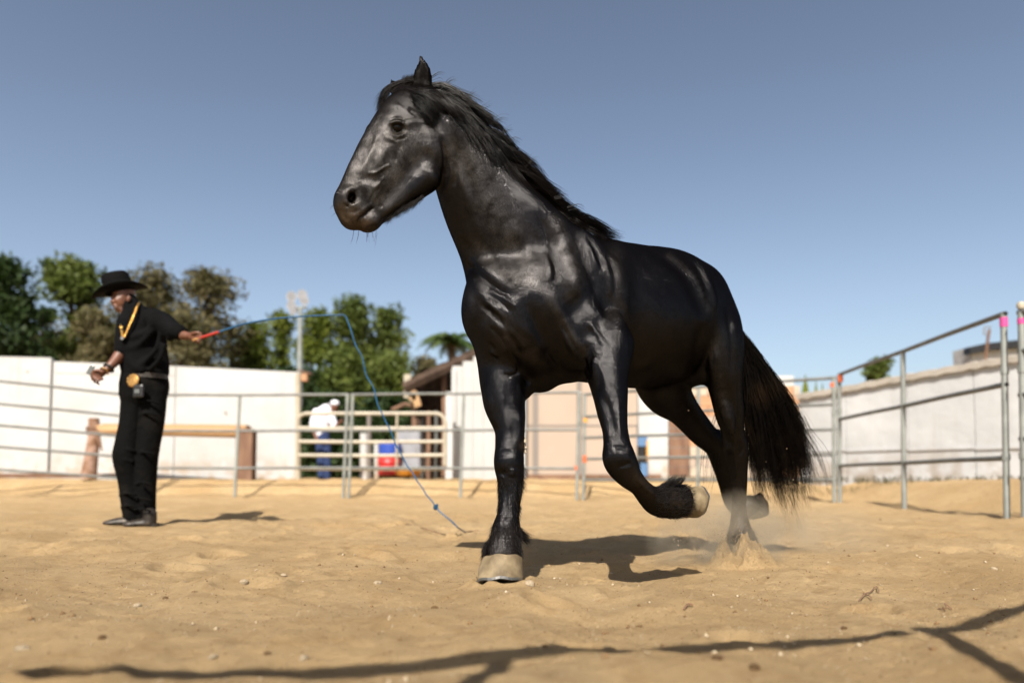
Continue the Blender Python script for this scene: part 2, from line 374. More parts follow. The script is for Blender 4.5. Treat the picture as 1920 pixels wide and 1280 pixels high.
M_L = {
 'dark': mat('leaf_dark_pine', (.020, .040, .012), .6, .2, col2=(.045, .075, .02), vscale=.9, transl=.25),
 'pine': mat('leaf_pine', (.055, .085, .016), .6, .2, col2=(.14, .17, .035), vscale=.9, transl=.25),
 'olive': mat('leaf_olive', (.075, .072, .030), .7, .2, col2=(.16, .135, .065), vscale=.9, transl=.2),
 'green': mat('leaf_green', (.075, .105, .014), .6, .2, col2=(.19, .22, .03), vscale=.9, transl=.3),
 'palm': mat('leaf_palm', (.045, .085, .02), .5, .3, col2=(.11, .15, .05), vscale=1.5, transl=.25)}
M_SHIRT = mat('white_cloth', (.78, .78, .86), .9, .2, bump=.01, bscale=12); M_JEAN = mat('blue_denim', (.03, .05, .13), .9, .2, bump=.01, bscale=20)
M_PEB = mat('pebble_stone', (.34, .26, .16), .9, .2, bump=.002, bscale=80, col2=(.50, .41, .29), vscale=3)
M_CLOD = mat('dry_clod', (.20, .12, .06), .95, .1, bump=.004, bscale=90, var=.3)
def sand_material(near=True):
    m = bpy.data.materials.new('sand'); m.use_nodes = True; nt = m.node_tree; N = nt.nodes; L = nt.links; b = N['Principled BSDF']
    tc = N.new('ShaderNodeTexCoord')
    def noise(sc, det=4, r=.6):
        n = N.new('ShaderNodeTexNoise'); n.inputs['Scale'].default_value = sc; n.inputs['Detail'].default_value = det; n.inputs['Roughness'].default_value = r
        L.new(tc.outputs['Object'], n.inputs[0]); return n.outputs[0]
    def ramp(x, a, c):
        r = N.new('ShaderNodeMapRange'); r.inputs['From Min'].default_value = a; r.inputs['From Max'].default_value = c; L.new(x, r.inputs[0]); return r.outputs[0]
    def mixc(f, a, c):
        n = N.new('ShaderNodeMix'); n.data_type = 'RGBA'; L.new(f, n.inputs[0])
        for i, v in ((6, a), (7, c)):
            if isinstance(v, tuple): n.inputs[i].default_value = (*v, 1)
            else: L.new(v, n.inputs[i])
        return n.outputs[2]
    c = mixc(ramp(noise(1.3, 5), .35, .65), (.385, .262, .130), (.455, .325, .175))
    c = mixc(ramp(noise(11, 6, .7), .50, .72), c, (.32, .208, .100)); c = mixc(ramp(noise(3.1, 6, .7), .62, .82), c, (.28, .178, .084))
    c = mixc(ramp(noise(120, 2, .8), .64, .72), c, (.20, .125, .062))
    c = mixc(ramp(noise(330, 2, .8), .64, .74), c, (.50, .41, .29))
    L.new(c, b.inputs['Base Color']); b.inputs['Roughness'].default_value = .95; b.inputs['Specular IOR Level'].default_value = .15
    bp = N.new('ShaderNodeBump'); bp.inputs['Distance'].default_value = .010; L.new(noise(200, 5, .85), bp.inputs['Height'])
    bp2 = N.new('ShaderNodeBump'); bp2.inputs['Distance'].default_value = .03; L.new(noise(30, 6, .7), bp2.inputs['Height']); L.new(bp2.outputs[0], bp.inputs['Normal'])
    L.new(bp.outputs[0], b.inputs['Normal']); return m
M_SAND = sand_material()
# ------------------------------------------------------------------ ground
def vnoise(x, y, seed):
    xi = np.floor(x).astype(np.int64); yi = np.floor(y).astype(np.int64); xf = x - xi; yf = y - yi
    def h(a, b):
        v = (a * 374761393 + b * 668265263 + seed * 1442695041) & 0x7fffffff; v = (v ^ (v >> 13)) * 1274126177 & 0x7fffffff
        return ((v ^ (v >> 16)) & 0xffff) / 65535.0
    u = xf * xf * (3 - 2 * xf); v = yf * yf * (3 - 2 * yf)
    return (h(xi, yi) * (1 - u) + h(xi + 1, yi) * u) * (1 - v) + (h(xi, yi + 1) * (1 - u) + h(xi + 1, yi + 1) * u) * v - .5
def sstep(a, b, x): t = np.clip((x - a) / (b - a), 0, 1); return t * t * (3 - 2 * t)
FLAT = [(-.03, 2.40, .16), (1.05, 3.17, .25), (-2.82, 5.33, .35)]
def ground_z(x, y):
    x = np.asarray(x, float); y = np.asarray(y, float)
    z = .050 * vnoise(x * .9, y * .9, 1) + .030 * vnoise(x * 2.3 + 7, y * 2.3, 2) + .052 * vnoise(x * 4.3, y * 4.3 + 3, 3) + .012 * vnoise(x * 10, y * 10, 4)
    ch = vnoise(x * 3.1 + 40, y * 3.1, 9) + .5
    z = z + (.007 * vnoise(x * 24, y * 24, 5) + .005 * vnoise(x * 55, y * 55, 6)) * (.35 + ch)
    # hoof scrapes: small pits with raised rims
    for (a, b, r, d) in PITS:
        q = np.hypot(x - a, (y - b)) / r; z = z + d * (-np.exp(-q ** 4) + .55 * np.exp(-((q - 1.25) / .3) ** 2))
    for a, b, r in FLAT: z = z * (1 - np.exp(-(((x - a) ** 2 + (y - b) ** 2) / r ** 2)))
    q = np.hypot(x + .035, y - 2.40) / .095; z = z + .016 * (np.exp(-((q - 1.15) / .22) ** 2) * (1 + 1.4 * vnoise(x * 40, y * 40, 12)) - .5 * np.exp(-q ** 6))
    rise = np.maximum(np.maximum(sstep(12.9, 14.0, y + .0 * x), sstep(5.1, 6.0, x) * sstep(3, 7, y)), sstep(9.0, 11.0, -x) * sstep(6, 10, y))
    rise = np.maximum(rise, sstep(0, 2.6, x * .55 + y - 13.0 - 1.0))
    return z + .31 * rise * (1 + .1 * vnoise(x * 2, y * 2, 8))
prng = np.random.default_rng(3)
PITS = [(prng.uniform(-3.2, 3.2), prng.uniform(1.0, 7.5), prng.uniform(.045, .10), prng.uniform(.010, .030)) for i in range(120)]
def axis_pts(lo, hi, fine0, fine1, step, grow=1.07):
    a = list(np.arange(fine0, fine1, step)); d = step; x = a[-1]
    while x < hi: d *= grow; x += d; a.append(x)
    d = step; x = a[0]; b = []
    while x > lo: d *= grow; x -= d; b.append(x)
    return np.array(b[::-1] + a)
gx = axis_pts(-500, 500, -2.3, 2.5, .0125); gy = axis_pts(-60, 900, 1.0, 5.2, .0115, 1.045)
GX, GY = np.meshgrid(gx, gy); GZ = ground_z(GX, GY); nx_, ny_ = len(gx), len(gy)
gi = np.arange(nx_ * ny_).reshape(ny_, nx_)
ground = np_mesh('ground', np.stack([GX, GY, GZ], -1).reshape(-1, 3), np.stack([gi[:-1, :-1], gi[:-1, 1:], gi[1:, 1:], gi[1:, :-1]], -1).reshape(-1, 4), M_SAND)
tag(ground, 'tan sandy dirt of the riding pen, scuffed and strewn with small stones', kind='structure')
del GX, GY, GZ, gi
def gz(x, y): return float(ground_z(np.array([x]), np.array([y]))[0])
# ------------------------------------------------------------------ the horse (body = one continuous surface)
HB = unit([0.767, 0.642, 0]); HL = unit([0.642, -0.767, 0]); HC = np.array([0.02, 2.56, 0.0])
UP = np.array([0, 0, 1.0])
def HP(s, l, z): return HC + HB * s + HL * l + UP * z
def build_horse_field(h):
    F = Field((-0.78, 2.05, 0.0), (1.36, 3.75, 1.95), h)
    def limb(rows, k=0.03, n=9, sub=False):
        st = []; sd = []
        for px, py, Y, r, rd in rows:
            c = P(px, py, Y); sc = Y / FPX; st.append([*c, r * sc, rd * sc]); sd.append(view_side(px, py, Y))
        F.sweep(st, np.array(sd), k, n, sub)
    def body(rows, k=0.03, n=4):
        F.sweep([[*HP(s, l, (t + b) / 2), (t - b) / 2, rl] for s, l, t, b, rl in rows], HL, k, n)
    def M(px, py, Y, r1, r2, rd, ang=0, k=0.02, sub=False):
        """ellipsoid: r1 along image angle ang (degrees, 0 = right, 90 = down), r2 across, rd in depth; pixels"""
        c = P(px, py, Y); sc = Y / FPX; v = view_side(px, py, Y)
        rt = unit(np.cross(v, UP)); dn = -np.cross(rt, v); a = R(ang)
        e1 = rt * math.cos(a) + dn * math.sin(a); e2 = -rt * math.sin(a) + dn * math.cos(a)
        F.ell(c, (e1, e2, v), (r1 * sc, r2 * sc, rd * sc), k, sub)
    # trunk: s along the back, l sideways, top z, bottom z, half width
    body([(.02, -.01, 1.10, .75, .15), (.14, 0, 1.24, .735, .19), (.30, 0, 1.30, .735, .215), (.45, 0, 1.322, .735, .23), (.62, 0, 1.335, .735, .25),
          (.78, 0, 1.357, .75, .245), (.91, 0, 1.368, .80, .235), (1.03, .0, 1.325, .88, .20), (1.13, .0, 1.22, .96, .13)], .03, 14)
    # neck
    limb([(795, 200, 2.50, 40, 34), (831, 248, 2.50, 51, 40), (866, 308, 2.53, 64, 41), (910, 385, 2.57, 84, 48), (961, 458, 2.62, 107, 66),
          (1000, 530, 2.70, 128, 86), (1020, 590, 2.78, 118, 100)], .04, 14)
    # breast
    M(960, 590, 2.62, 96, 92, 70, 20, .05)
    M(934, 566, 2.60, 60, 84, 60, 0, .04)      # right pectoral / point of shoulder
    M(941, 645, 2.62, 48, 60, 55, 0, .03)
    M(1012, 692, 2.68, 46, 44, 50, 0, .03)
    M(1004, 704, 2.70, 20, 22, 40, 0, .03)
    M(1112, 474, 2.80, 58, 24, 40, 32, .04)
    M(1060, 690, 2.70, 50, 28, 50, 0, .03)
    M(990, 726, 2.65, 13, 22, 26, 20, .02)
    M(1010, 640, 2.58, 60, 62, 50, 30, .03)    # left pectoral
    M(1105, 560, 2.66, 62, 128, 45, -12, .04)  # left shoulder blade
    M(1085, 630, 2.56, 50, 66, 40, 20, .03)    # point of left shoulder
    M(1140, 650, 2.60, 40, 66, 40, 5, .03)     # triceps
    M(1045, 652, 2.66, 80, 56, 50, 0, .03)
    # right fore leg
    limb([(946, 640, 2.66, 52, 56), (942, 700, 2.63, 45, 52), (945, 750, 2.60, 39.5, 46), (955, 800, 2.56, 29.5, 36), (955, 836, 2.54, 27.5, 33),
          (954, 868, 2.52, 28.5, 32), (957, 897, 2.51, 25.5, 27), (956, 930, 2.50, 21.5, 24), (953, 965, 2.485, 21, 25), (949, 990, 2.475, 26, 29),
          (947, 1014, 2.465, 29.5, 30), (943, 1035, 2.45, 33, 31), (941, 1052, 2.435, 36, 33)], .03)
    M(930, 736, 2.565, 16, 44, 14, -6, .02); M(965, 770, 2.56, 12, 50, 12, 8, .015)
    M(954, 868, 2.49, 20, 22, 14, 0, .015); M(942, 900, 2.49, 8, 12, 8, 0, .01); M(968, 900, 2.49, 8, 12, 8, 0, .01)
    # left fore leg
    limb([(1136, 650, 2.57, 52, 50), (1139, 700, 2.53, 40, 48), (1144, 735, 2.50, 34, 44), (1148, 770, 2.47, 29, 38), (1153, 805, 2.44, 24.5, 30),
          (1157, 835, 2.42, 26.5, 30), (1163, 862, 2.41, 31, 33), (1178, 889, 2.42, 25, 28), (1198, 910, 2.46, 19, 23), (1217, 930, 2.51, 22, 26),
          (1235, 940, 2.56, 28, 30), (1258, 940, 2.61, 31, 31), (1272, 938, 2.65, 32, 30)], .03)
    M(1125, 715, 2.47, 12, 46, 12, -14, .015); M(1160, 760, 2.45, 10, 52, 12, -4, .012); M(1147, 862, 2.385, 14, 20, 12, -10, .012)
    M(1168, 856, 2.38, 13, 14, 12, 0, .012); M(1182, 866, 2.40, 10, 12, 12, 0, .012)
    # left hind leg
    limb([(1326, 602, 3.13, 44, 40), (1345, 635, 3.11, 47, 58), (1355, 690, 3.10, 37, 52), (1361, 735, 3.11, 30, 40), (1368, 775, 3.13, 26.5, 32),
          (1374, 808, 3.15, 21, 28), (1380, 845, 3.18, 23, 27), (1383, 873, 3.19, 19, 23), (1386, 905, 3.19, 14.5, 17), (1386, 940, 3.19, 13, 15),
          (1386, 968, 3.19, 15, 17), (1388, 992, 3.18, 20, 22), (1392, 1015, 3.17, 25, 25), (1394, 1030, 3.16, 27, 27)], .035)
    M(1347, 618, 3.17, 42, 66, 50, -6, .04); M(1338, 672, 3.03, 14, 46, 16, -8, .02); M(1370, 838, 3.13, 9, 14, 9, 0, .01); M(1391, 832, 3.15, 8, 12, 9, 0, .01)
    M(1363, 772, 3.06, 12, 48, 12, -12, .015)
    # right hind leg
    limb([(1228, 650, 3.16, 58, 56), (1238, 705, 3.20, 52, 58), (1251, 736, 3.26, 44, 50), (1278, 766, 3.33, 31, 36), (1316, 811, 3.42, 25, 30),
          (1342, 836, 3.47, 22, 26), (1353, 868, 3.50, 19, 20), (1362, 905, 3.53, 15, 16), (1373, 940, 3.56, 15, 16), (1392, 955, 3.57, 18, 20), (1404, 948, 3.57, 20, 20)], .035)
    M(1345, 816, 3.48, 14, 12, 12, 40, .015)
    M(1300, 700, 3.16, 34, 24, 40, 0, .04)
    # buttocks, stifle, hip
    M(1306, 562, 3.18, 46, 58, 54, 20, .05)
    # head: skull and face
    limb([(786, 196, 2.50, 34, 38), (766, 222, 2.475, 52, 48), (752, 262, 2.455, 64, 50), (733, 310, 2.44, 70, 44), (703, 348, 2.42, 61, 36),
          (677, 376, 2.405, 48, 32), (665, 394, 2.395, 37, 32), (660, 408, 2.39, 20, 26)], .02, 12)
    M(793, 295, 2.465, 45, 58, 35, 10, .03)       # jowl
    limb([(798, 335, 2.45, 28, 30), (765, 363, 2.44, 22, 26), (735, 387, 2.43, 17, 24), (708, 405, 2.42, 15, 22)], .03)      # jaw bar
    M(694, 418, 2.41, 24, 17, 24, -28, .012)      # lower lip
    M(660, 413, 2.40, 19, 17, 26, 10, .012)       # upper lip
    M(648, 375, 2.375, 22, 30, 26, 20, .014)      # muzzle
    M(725, 272, 2.40, 12, 46, 12, 55, .02)        # facial crest
    M(722, 300, 2.385, 8, 46, 8, 38, .018)
    M(740, 226, 2.40, 24, 14, 14, -15, .016)      # brow
    M(695, 256, 2.49, 13, 26, 14, 10, .014)       # far brow
    M(760, 210, 2.42, 14, 18, 8, 20, .012, True)  # hollow above the eye
    M(745, 241, 2.352, 15, 11.5, 14, -5, .008, True)  # eye socket
    M(744.5, 230.5, 2.367, 18, 4.5, 9, -6, .006)      # upper lid
    M(746, 254, 2.372, 18, 4, 8, -6, .006)        # lower lid
    # nostril: ring then the opening
    for q in range(10):
        a_ = q / 10 * 2 * math.pi; M(659 + 12.5 * math.cos(a_) - 2.5 * math.sin(a_), 371 + 17 * math.sin(a_), 2.345 + .012 * math.cos(a_), 6, 6, 6, 0, .009)
    M(660, 371, 2.335, 7, 11.5, 28, 18, .007, True)
    M(652, 388, 2.335, 16, 3, 4, 30, .006, True)
    # mouth line
    F.sweep([[*P(x, y, Yq), .0034, .030] for x, y, Yq in ((710, 386, 2.335), (698, 394, 2.332), (686, 403, 2.332), (675, 412, 2.335), (670, 424, 2.345), (671, 440, 2.36))], view_side(690, 400, 2.4), .004, 4, True)
    # ears
    ev = view_side(790, 130, 2.5)
    F.sweep([[*P(790, 168, 2.475), .031, .022], [*P(792, 150, 2.472), .035, .018], [*P(793, 132, 2.470), .029, .014], [*P(791, 116, 2.468), .014, .009], [*P(788, 105, 2.468), .004, .004]], ev, .012, 5)
    F.sweep([[*P(796, 158, 2.446), .010, .012], [*P(796, 146, 2.446), .015, .014], [*P(796, 132, 2.448), .012, .012], [*P(792, 118, 2.452), .005, .008]], ev, .006, 5, True)
    F.sweep([[*P(752, 182, 2.57), .03, .022], [*P(742, 166, 2.57), .024, .014], [*P(736, 157, 2.57), .014, .009], [*P(733, 151, 2.57), .004, .004]], ev, .012, 5)
    return F
def subdivide(V, Q):
    """split every quad in four"""
    E = np.sort(np.stack([Q, np.roll(Q, -1, 1)], -1).reshape(-1, 2), 1)
    key = E[:, 0].astype(np.int64) * len(V) + E[:, 1]; uk, first, inv = np.unique(key, return_index=True, return_inverse=True)
    em = (V[E[first, 0]] + V[E[first, 1]]) / 2; fm = V[Q].mean(1); n0 = len(V); n1 = n0 + len(em)
    e = inv.reshape(-1, 4) + n0; f = np.arange(len(Q)) + n1
    NQ = np.concatenate([np.stack([Q[:, i], e[:, i], f, e[:, i - 1]], 1) for i in range(4)])
    return np.concatenate([V, em, fm]), NQ
def normals(V, Q):
    n = np.cross(V[Q[:, 2]] - V[Q[:, 0]], V[Q[:, 3]] - V[Q[:, 1]])
    N = np.stack([sum(np.bincount(Q[:, i], n[:, j], minlength=len(V)) for i in range(4)) for j in range(3)], 1)
    return N / (np.linalg.norm(N, axis=1, keepdims=True) + 1e-12)
def project(V):
    d = V - np.array([0, 0, CAMZ]); z = d[:, 1] * _cp + d[:, 2] * _sp; y = -d[:, 1] * _sp + d[:, 2] * _cp
    return 960 + FPX * d[:, 0] / z, CY - FPX * y / z
class Sculpt:
    def __init__(s, V, Q):
        s.V, s.Q = V, Q; s.refresh()
    def refresh(s):
        s.N = normals(s.V, s.Q); s.x, s.y = project(s.V); d = s.V - np.array([0, 0, CAMZ]); d /= np.linalg.norm(d, axis=1, keepdims=True)
        s.face = np.clip(-(s.N * d).sum(1) * 2.5, 0, 1); s.D = np.zeros(len(s.V))
    def stroke(s, pts, wd, amt, Y0=2.6, dY=0.35):
        """push the skin along a drawn line: width in pixels, amount in millimetres; Y0 +- dY says which limb"""
        pts = np.array(pts, float); pad = wd * 3.2
        m = np.where((s.x > pts[:, 0].min() - pad) & (s.x < pts[:, 0].max() + pad) & (s.y > pts[:, 1].min() - pad) & (s.y < pts[:, 1].max() + pad) &
                     (np.abs(s.V[:, 1] - Y0) < dY) & (s.face > 0))[0]
        if len(m) == 0: return
        if len(pts) > 2: pts = catmull(pts, 5)
        best = np.full(len(m), 1e9); along = np.zeros(len(m)); n = len(pts) - 1
        for i in range(max(n, 1)):
            p = pts[i]; q = pts[min(i + 1, n)]; t = q - p; L2 = t @ t + 1e-9
            u = np.clip(((s.x[m] - p[0]) * t[0] + (s.y[m] - p[1]) * t[1]) / L2, 0, 1)
            d = np.hypot(s.x[m] - p[0] - u * t[0], s.y[m] - p[1] - u * t[1]); k = d < best; best[k] = d[k]; along[k] = (i + u[k]) / max(n, 1)
        tt = np.clip(np.minimum(along, 1 - along) * 3.2, 0, 1); taper = tt * tt * (3 - 2 * tt)
        s.D[m] += np.exp(-(best / wd) ** 2) * taper * amt * .001 * s.face[m]
    def apply(s):
        s.V = s.V + s.N * s.D[:, None]; s.refresh()
HF = build_horse_field(0.0085)
hV, hQ = HF.mesh(); del HF
hV = relax(hV, hQ, 5); hV, hQ = subdivide(hV, hQ); hV = relax(hV, hQ, 3)
sc = Sculpt(hV, hQ); st = sc.stroke
# trunk and neck
st([(868, 486), (885, 505), (910, 524), (940, 548), (968, 560)], 8, -9); st([(872, 470), (905, 500), (950, 528), (990, 538)], 15, 6)
st([(985, 556), (1008, 606), (1035, 668), (1058, 706)], 14, -12); st([(1018, 535), (1050, 588), (1075, 640), (1092, 668)], 12, 10)
st([(1062, 548), (1095, 600), (1105, 645)], 20, -10); st([(1150, 455), (1163, 500), (1168, 560), (1164, 630)], 14, 12, 2.65)
st([(1040, 418), (1062, 470), (1080, 520), (1070, 556)], 14, 9, 2.65); st([(1080, 470), (1110, 520), (1120, 560)], 9, -6, 2.65)
st([(1000, 395), (1025, 430), (1045, 490), (1040, 530)], 9, -7); st([(955, 410), (985, 460), (1010, 510)], 12, 5)
st([(885, 545), (915, 560), (935, 590)], 10, 6); st([(905, 575), (930, 590), (945, 615)], 6, -6); st([(900, 600), (925, 640), (930, 680)], 12, 6)
st([(955, 655), (968, 676), (971, 698), (955, 703), (940, 700)], 3, -7); st([(915, 640), (932, 655)], 4, -4); st([(918, 655), (936, 668)], 3, 4); st([(918, 664), (938, 676)], 3, -4)
st([(1025, 660), (1040, 682), (1056, 704)], 2.2, 3.5); st([(950, 600), (985, 625), (1010, 650), (1025, 665)], 14, 7)
st([(1095, 668), (1098, 690), (1103, 712)], 4, -8, 2.5); st([(1108, 655), (1126, 680), (1136, 720), (1140, 760)], 8, 6, 2.5, .25)
for a_, b_, c_ in (((905, 560), (925, 575), (946, 600)), ((925, 600), (945, 622), (958, 646)), ((950, 612), (972, 634), (990, 660)), ((915, 540), (945, 556), (970, 580))): st([a_, b_, c_], 5, 5); st([(p_[0] - 9, p_[1] + 9) for p_ in (a_, b_, c_)], 4, -4)
for a_, b_, c_ in (((1040, 600), (1062, 640), (1085, 672)), ((1100, 600), (1122, 626), (1132, 650)), ((1125, 470), (1140, 510), (1145, 560)), ((1095, 445), (1112, 480), (1122, 510)), ((1020, 470), (1032, 505), (1030, 530))): st([a_, b_, c_], 5, 4.5, 2.62); st([(p_[0] + 10, p_[1]) for p_ in (a_, b_, c_)], 4.5, -4, 2.62)
st([(840, 250), (862, 290), (880, 340), (890, 380)], 12, -4); st([(846, 300), (870, 350), (890, 410), (905, 460)], 9, 4, 2.5)
st([(860, 440), (880, 470), (885, 490)], 7, -4)
# flank and croup
st([(1225, 470), (1270, 488), (1305, 528), (1328, 584)], 5.5, 9, 3.0, .5); st([(1252, 466), (1300, 480), (1325, 520), (1339, 560), (1336, 592)], 4.5, 8, 3.1, .5)
st([(1240, 486), (1278, 505), (1305, 550), (1318, 600)], 12, -7, 3.0, .5); st([(1270, 478), (1305, 500), (1326, 545), (1330, 590)], 6, -7, 3.1, .5)
st([(1185, 500), (1200, 600), (1190, 680)], 18, -8, 2.9, .4); st([(1178, 690), (1205, 684), (1225, 672)], 9, 7, 2.8, .4); st([(1190, 660), (1230, 640), (1290, 560)], 40, 6, 2.9, .4)
st([(1318, 600), (1310, 660), (1300, 700)], 12, -12, 3.05, .35); st([(1337, 636), (1330, 660), (1336, 690), (1343, 668), (1338, 640)], 5, 6, 3.0, .3); st([(1360, 560), (1372, 640), (1372, 720)], 7, -6, 3.1, .4)
st([(1350, 735), (1363, 770), (1366, 795)], 8, 5, 3.05, .3); st([(1383, 700), (1386, 760), (1388, 800)], 4, -4, 3.1, .3)
# limbs
st([(915, 735), (922, 775), (932, 805)], 6, 5, 2.6, .25); st([(946, 720), (952, 760), (962, 800), (960, 840)], 6, -5, 2.6, .25); st([(972, 760), (976, 800), (974, 838)], 5, 5, 2.6, .25)
st([(945, 880), (940, 893)], 6, -5, 2.5, .2); st([(962, 876), (960, 895)], 5, 5, 2.5, .2); st([(932, 860), (945, 848), (962, 850)], 5, -4, 2.5, .2); st([(950, 905), (948, 950), (945, 985)], 4, -3, 2.5, .2)
st([(930, 905), (932, 950)], 4, 3, 2.5, .2); st([(968, 905), (967, 950)], 4, 3, 2.5, .2); st([(983, 826), (983, 842)], 4, 5, 2.5, .25)
st([(1118, 735), (1132, 780), (1140, 825)], 5, 5, 2.45, .2); st([(1135, 740), (1148, 790), (1152, 830)], 5, -5, 2.45, .2); st([(1160, 745), (1160, 790), (1166, 825)], 4.5, 5, 2.45, .2)
st([(1148, 842), (1165, 838), (1180, 845)], 4, -4, 2.4, .2); st([(1152, 878), (1170, 872), (1186, 866)], 4, -4, 2.4, .2); st([(1190, 893), (1210, 915), (1230, 930)], 4, 4, 2.45, .2)
st([(1366, 842), (1372, 856)], 4, -5, 3.15, .2); st([(1385, 828), (1392, 840), (1386, 856)], 4, -5, 3.15, .2); st([(1376, 838), (1380, 866), (1382, 900)], 3.5, 4, 3.15, .2)
# head
st([(688, 326), (705, 324), (723, 313), (735, 310)], 2.6, 4.5, 2.4, .12); st([(703, 356), (712, 342), (722, 330)], 2.6, 4, 2.4, .12); st([(668, 340), (685, 335), (700, 338), (704, 350)], 8, -5, 2.4, .12)
st([(735, 268), (720, 290), (712, 320)], 7, 4, 2.4, .12); st([(752, 262), (745, 290), (738, 305)], 6, -3, 2.4, .12); st([(728, 330), (700, 365), (690, 385)], 6, 3, 2.4, .12); st([(716, 345), (698, 368), (692, 385)], 4, -3.5, 2.4, .12)
st([(752, 236), (778, 229), (815, 224)], 9, 5, 2.42, .12); st([(742, 205), (752, 195)], 8, 4, 2.42, .12); st([(768, 212), (776, 204)], 8, -6, 2.42, .12); st([(728, 246), (722, 256), (732, 262), (750, 262)], 4, 2.5, 2.4, .12)
st([(826, 258), (834, 285), (834, 318), (826, 350)], 4, -8, 2.45, .15); st([(843, 296), (846, 325), (840, 348), (835, 362)], 3, 5, 2.5, .15); st([(852, 300), (856, 330), (850, 352)], 4, -4, 2.5, .15)
st([(796, 262), (812, 285), (815, 312)], 8, 3, 2.42, .12); st([(770, 300), (790, 330), (775, 355)], 14, -3, 2.42, .12)
st([(700, 232), (694, 262), (682, 290), (662, 322)], 7, -3, 2.4, .14); st([(715, 236), (706, 262), (690, 300), (672, 330)], 5, 3, 2.4, .12)
st([(706, 387), (694, 394), (684, 403), (674, 411), (670, 425)], 2.0, -7, 2.38, .12); st([(700, 380), (686, 390), (674, 400)], 4, 2.5, 2.38, .12); st([(704, 400), (694, 408), (685, 418)], 7, 3, 2.38, .12); st([(712, 382), (716, 390)], 3, -3, 2.38, .12)
st([(640, 390), (645, 405), (655, 415)], 5, -2, 2.36, .12); st([(652, 396), (664, 398), (675, 390)], 4, -3, 2.36, .12)
sc.apply()
# small flat muscles and skin ripples all over the trunk
def v3(p, f, seed): return vnoise(p[:, 0] * f + p[:, 2] * f * .31, p[:, 1] * f * 1.0 + p[:, 2] * f * .9, seed)
trunk_w = sstep(880, 930, sc.y) * -1 + 1
sc.D += (.0040 * v3(sc.V, 9, 51) + .0012 * v3(sc.V, 20, 52)) * trunk_w * sstep(800, 860, sc.x)
sc.apply()
# fine lids
st([(730, 236), (738, 229), (748, 228), (758, 234), (763, 241)], 2.0, 3.5, 2.4, .1); st([(732, 249), (742, 256), (754, 254), (761, 246)], 1.8, 3, 2.4, .1); st([(727, 230), (738, 222), (752, 222), (764, 230)], 1.6, -3, 2.4, .1)
st([(729, 252), (740, 261), (756, 260), (766, 250)], 1.8, -2.2, 2.4, .1)
sc.apply()
hV = sc.V
# ------------------------------------------------------------------ horse object and its parts
horse = empty('horse', (0.5, 2.9, 0))
tag(horse, 'glossy black stallion trotting towards the left with raised foreleg and long flowing mane', 'horse')
body = np_mesh('body', hV, hQ, M_COAT, horse)
hx, hy = sc.x, sc.y
def blob(px, py, r, Y0=None, dY=.3):
    w_ = np.exp(-((hx - px) ** 2 + (hy - py) ** 2) / r ** 2)
    if Y0 is not None: w_ = w_ * (np.abs(hV[:, 1] - Y0) < dY)
    return w_
def streak(pts, r):
    pts = catmull(np.array(pts, float), 6); return np.max([np.exp(-((hx - p[0]) ** 2 + (hy - p[1]) ** 2) / r ** 2) for p in pts], axis=0)
dull_sheen = blob(742, 285, 80) * 1.15 + blob(680, 360, 58) + blob(860, 290, 45) * .55 + streak([(880, 300), (920, 380), (960, 450), (1000, 500)], 38) * .6  # duller hair on the head, plus sheen painted down the neck
dull_sheen = dull_sheen + streak([(1150, 480), (1158, 520), (1158, 560), (1154, 590)], 20) * .35 + streak([(1040, 420), (1062, 470), (1078, 520), (1068, 552)], 18) * .7 + streak([(885, 560), (930, 600), (960, 640), (1000, 662)], 20) * .5 + streak([(900, 470), (950, 520), (1000, 532), (1050, 590), (1085, 655)], 16) * .6  # painted sheen: grey gloss put where shoulder, chest and neck shine
dull_sheen = dull_sheen + streak([(1255, 480), (1300, 520), (1328, 580)], 7) * .5 + streak([(1340, 640), (1346, 690), (1362, 780)], 9) * .35  # painted highlight streaks along the croup and thigh ridges
dull_sheen = np.clip(dull_sheen - streak([(1000, 570), (1030, 630), (1050, 690)], 24) * .8 - streak([(1085, 570), (1105, 620)], 22) * .8 - blob(780, 345, 30) * .7, 0, 1) * np.clip((1120 - hy) / 60, 0, 1)  # sheen taken out of the hollows, so their shade is painted too
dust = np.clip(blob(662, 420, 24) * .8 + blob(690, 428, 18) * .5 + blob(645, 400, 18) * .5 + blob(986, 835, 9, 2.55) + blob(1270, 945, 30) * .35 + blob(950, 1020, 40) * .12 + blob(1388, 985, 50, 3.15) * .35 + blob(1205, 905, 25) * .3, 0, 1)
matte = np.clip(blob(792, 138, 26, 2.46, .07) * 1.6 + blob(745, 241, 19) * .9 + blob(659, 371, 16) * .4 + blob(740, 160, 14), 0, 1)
for nm, arr in (('dull_sheen', dull_sheen), ('dust', dust), ('matte', matte)):
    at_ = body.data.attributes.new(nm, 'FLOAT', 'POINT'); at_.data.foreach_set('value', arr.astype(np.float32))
# eyes
def eye(px, py, Y, r):
    mb = MB(); c = P(px, py, Y); mb.lathe(c, [(r * math.sin(a) + 1e-4, -r * math.cos(a)) for a in np.linspace(0, math.pi, 12)], 20, axis=(0.2, -1, 0.1))
    return mb.build('eye', M_EYE, horse, smooth=True)
eye(745.5, 241.5, 2.388, .0250); eye(696, 254, 2.515, .021)
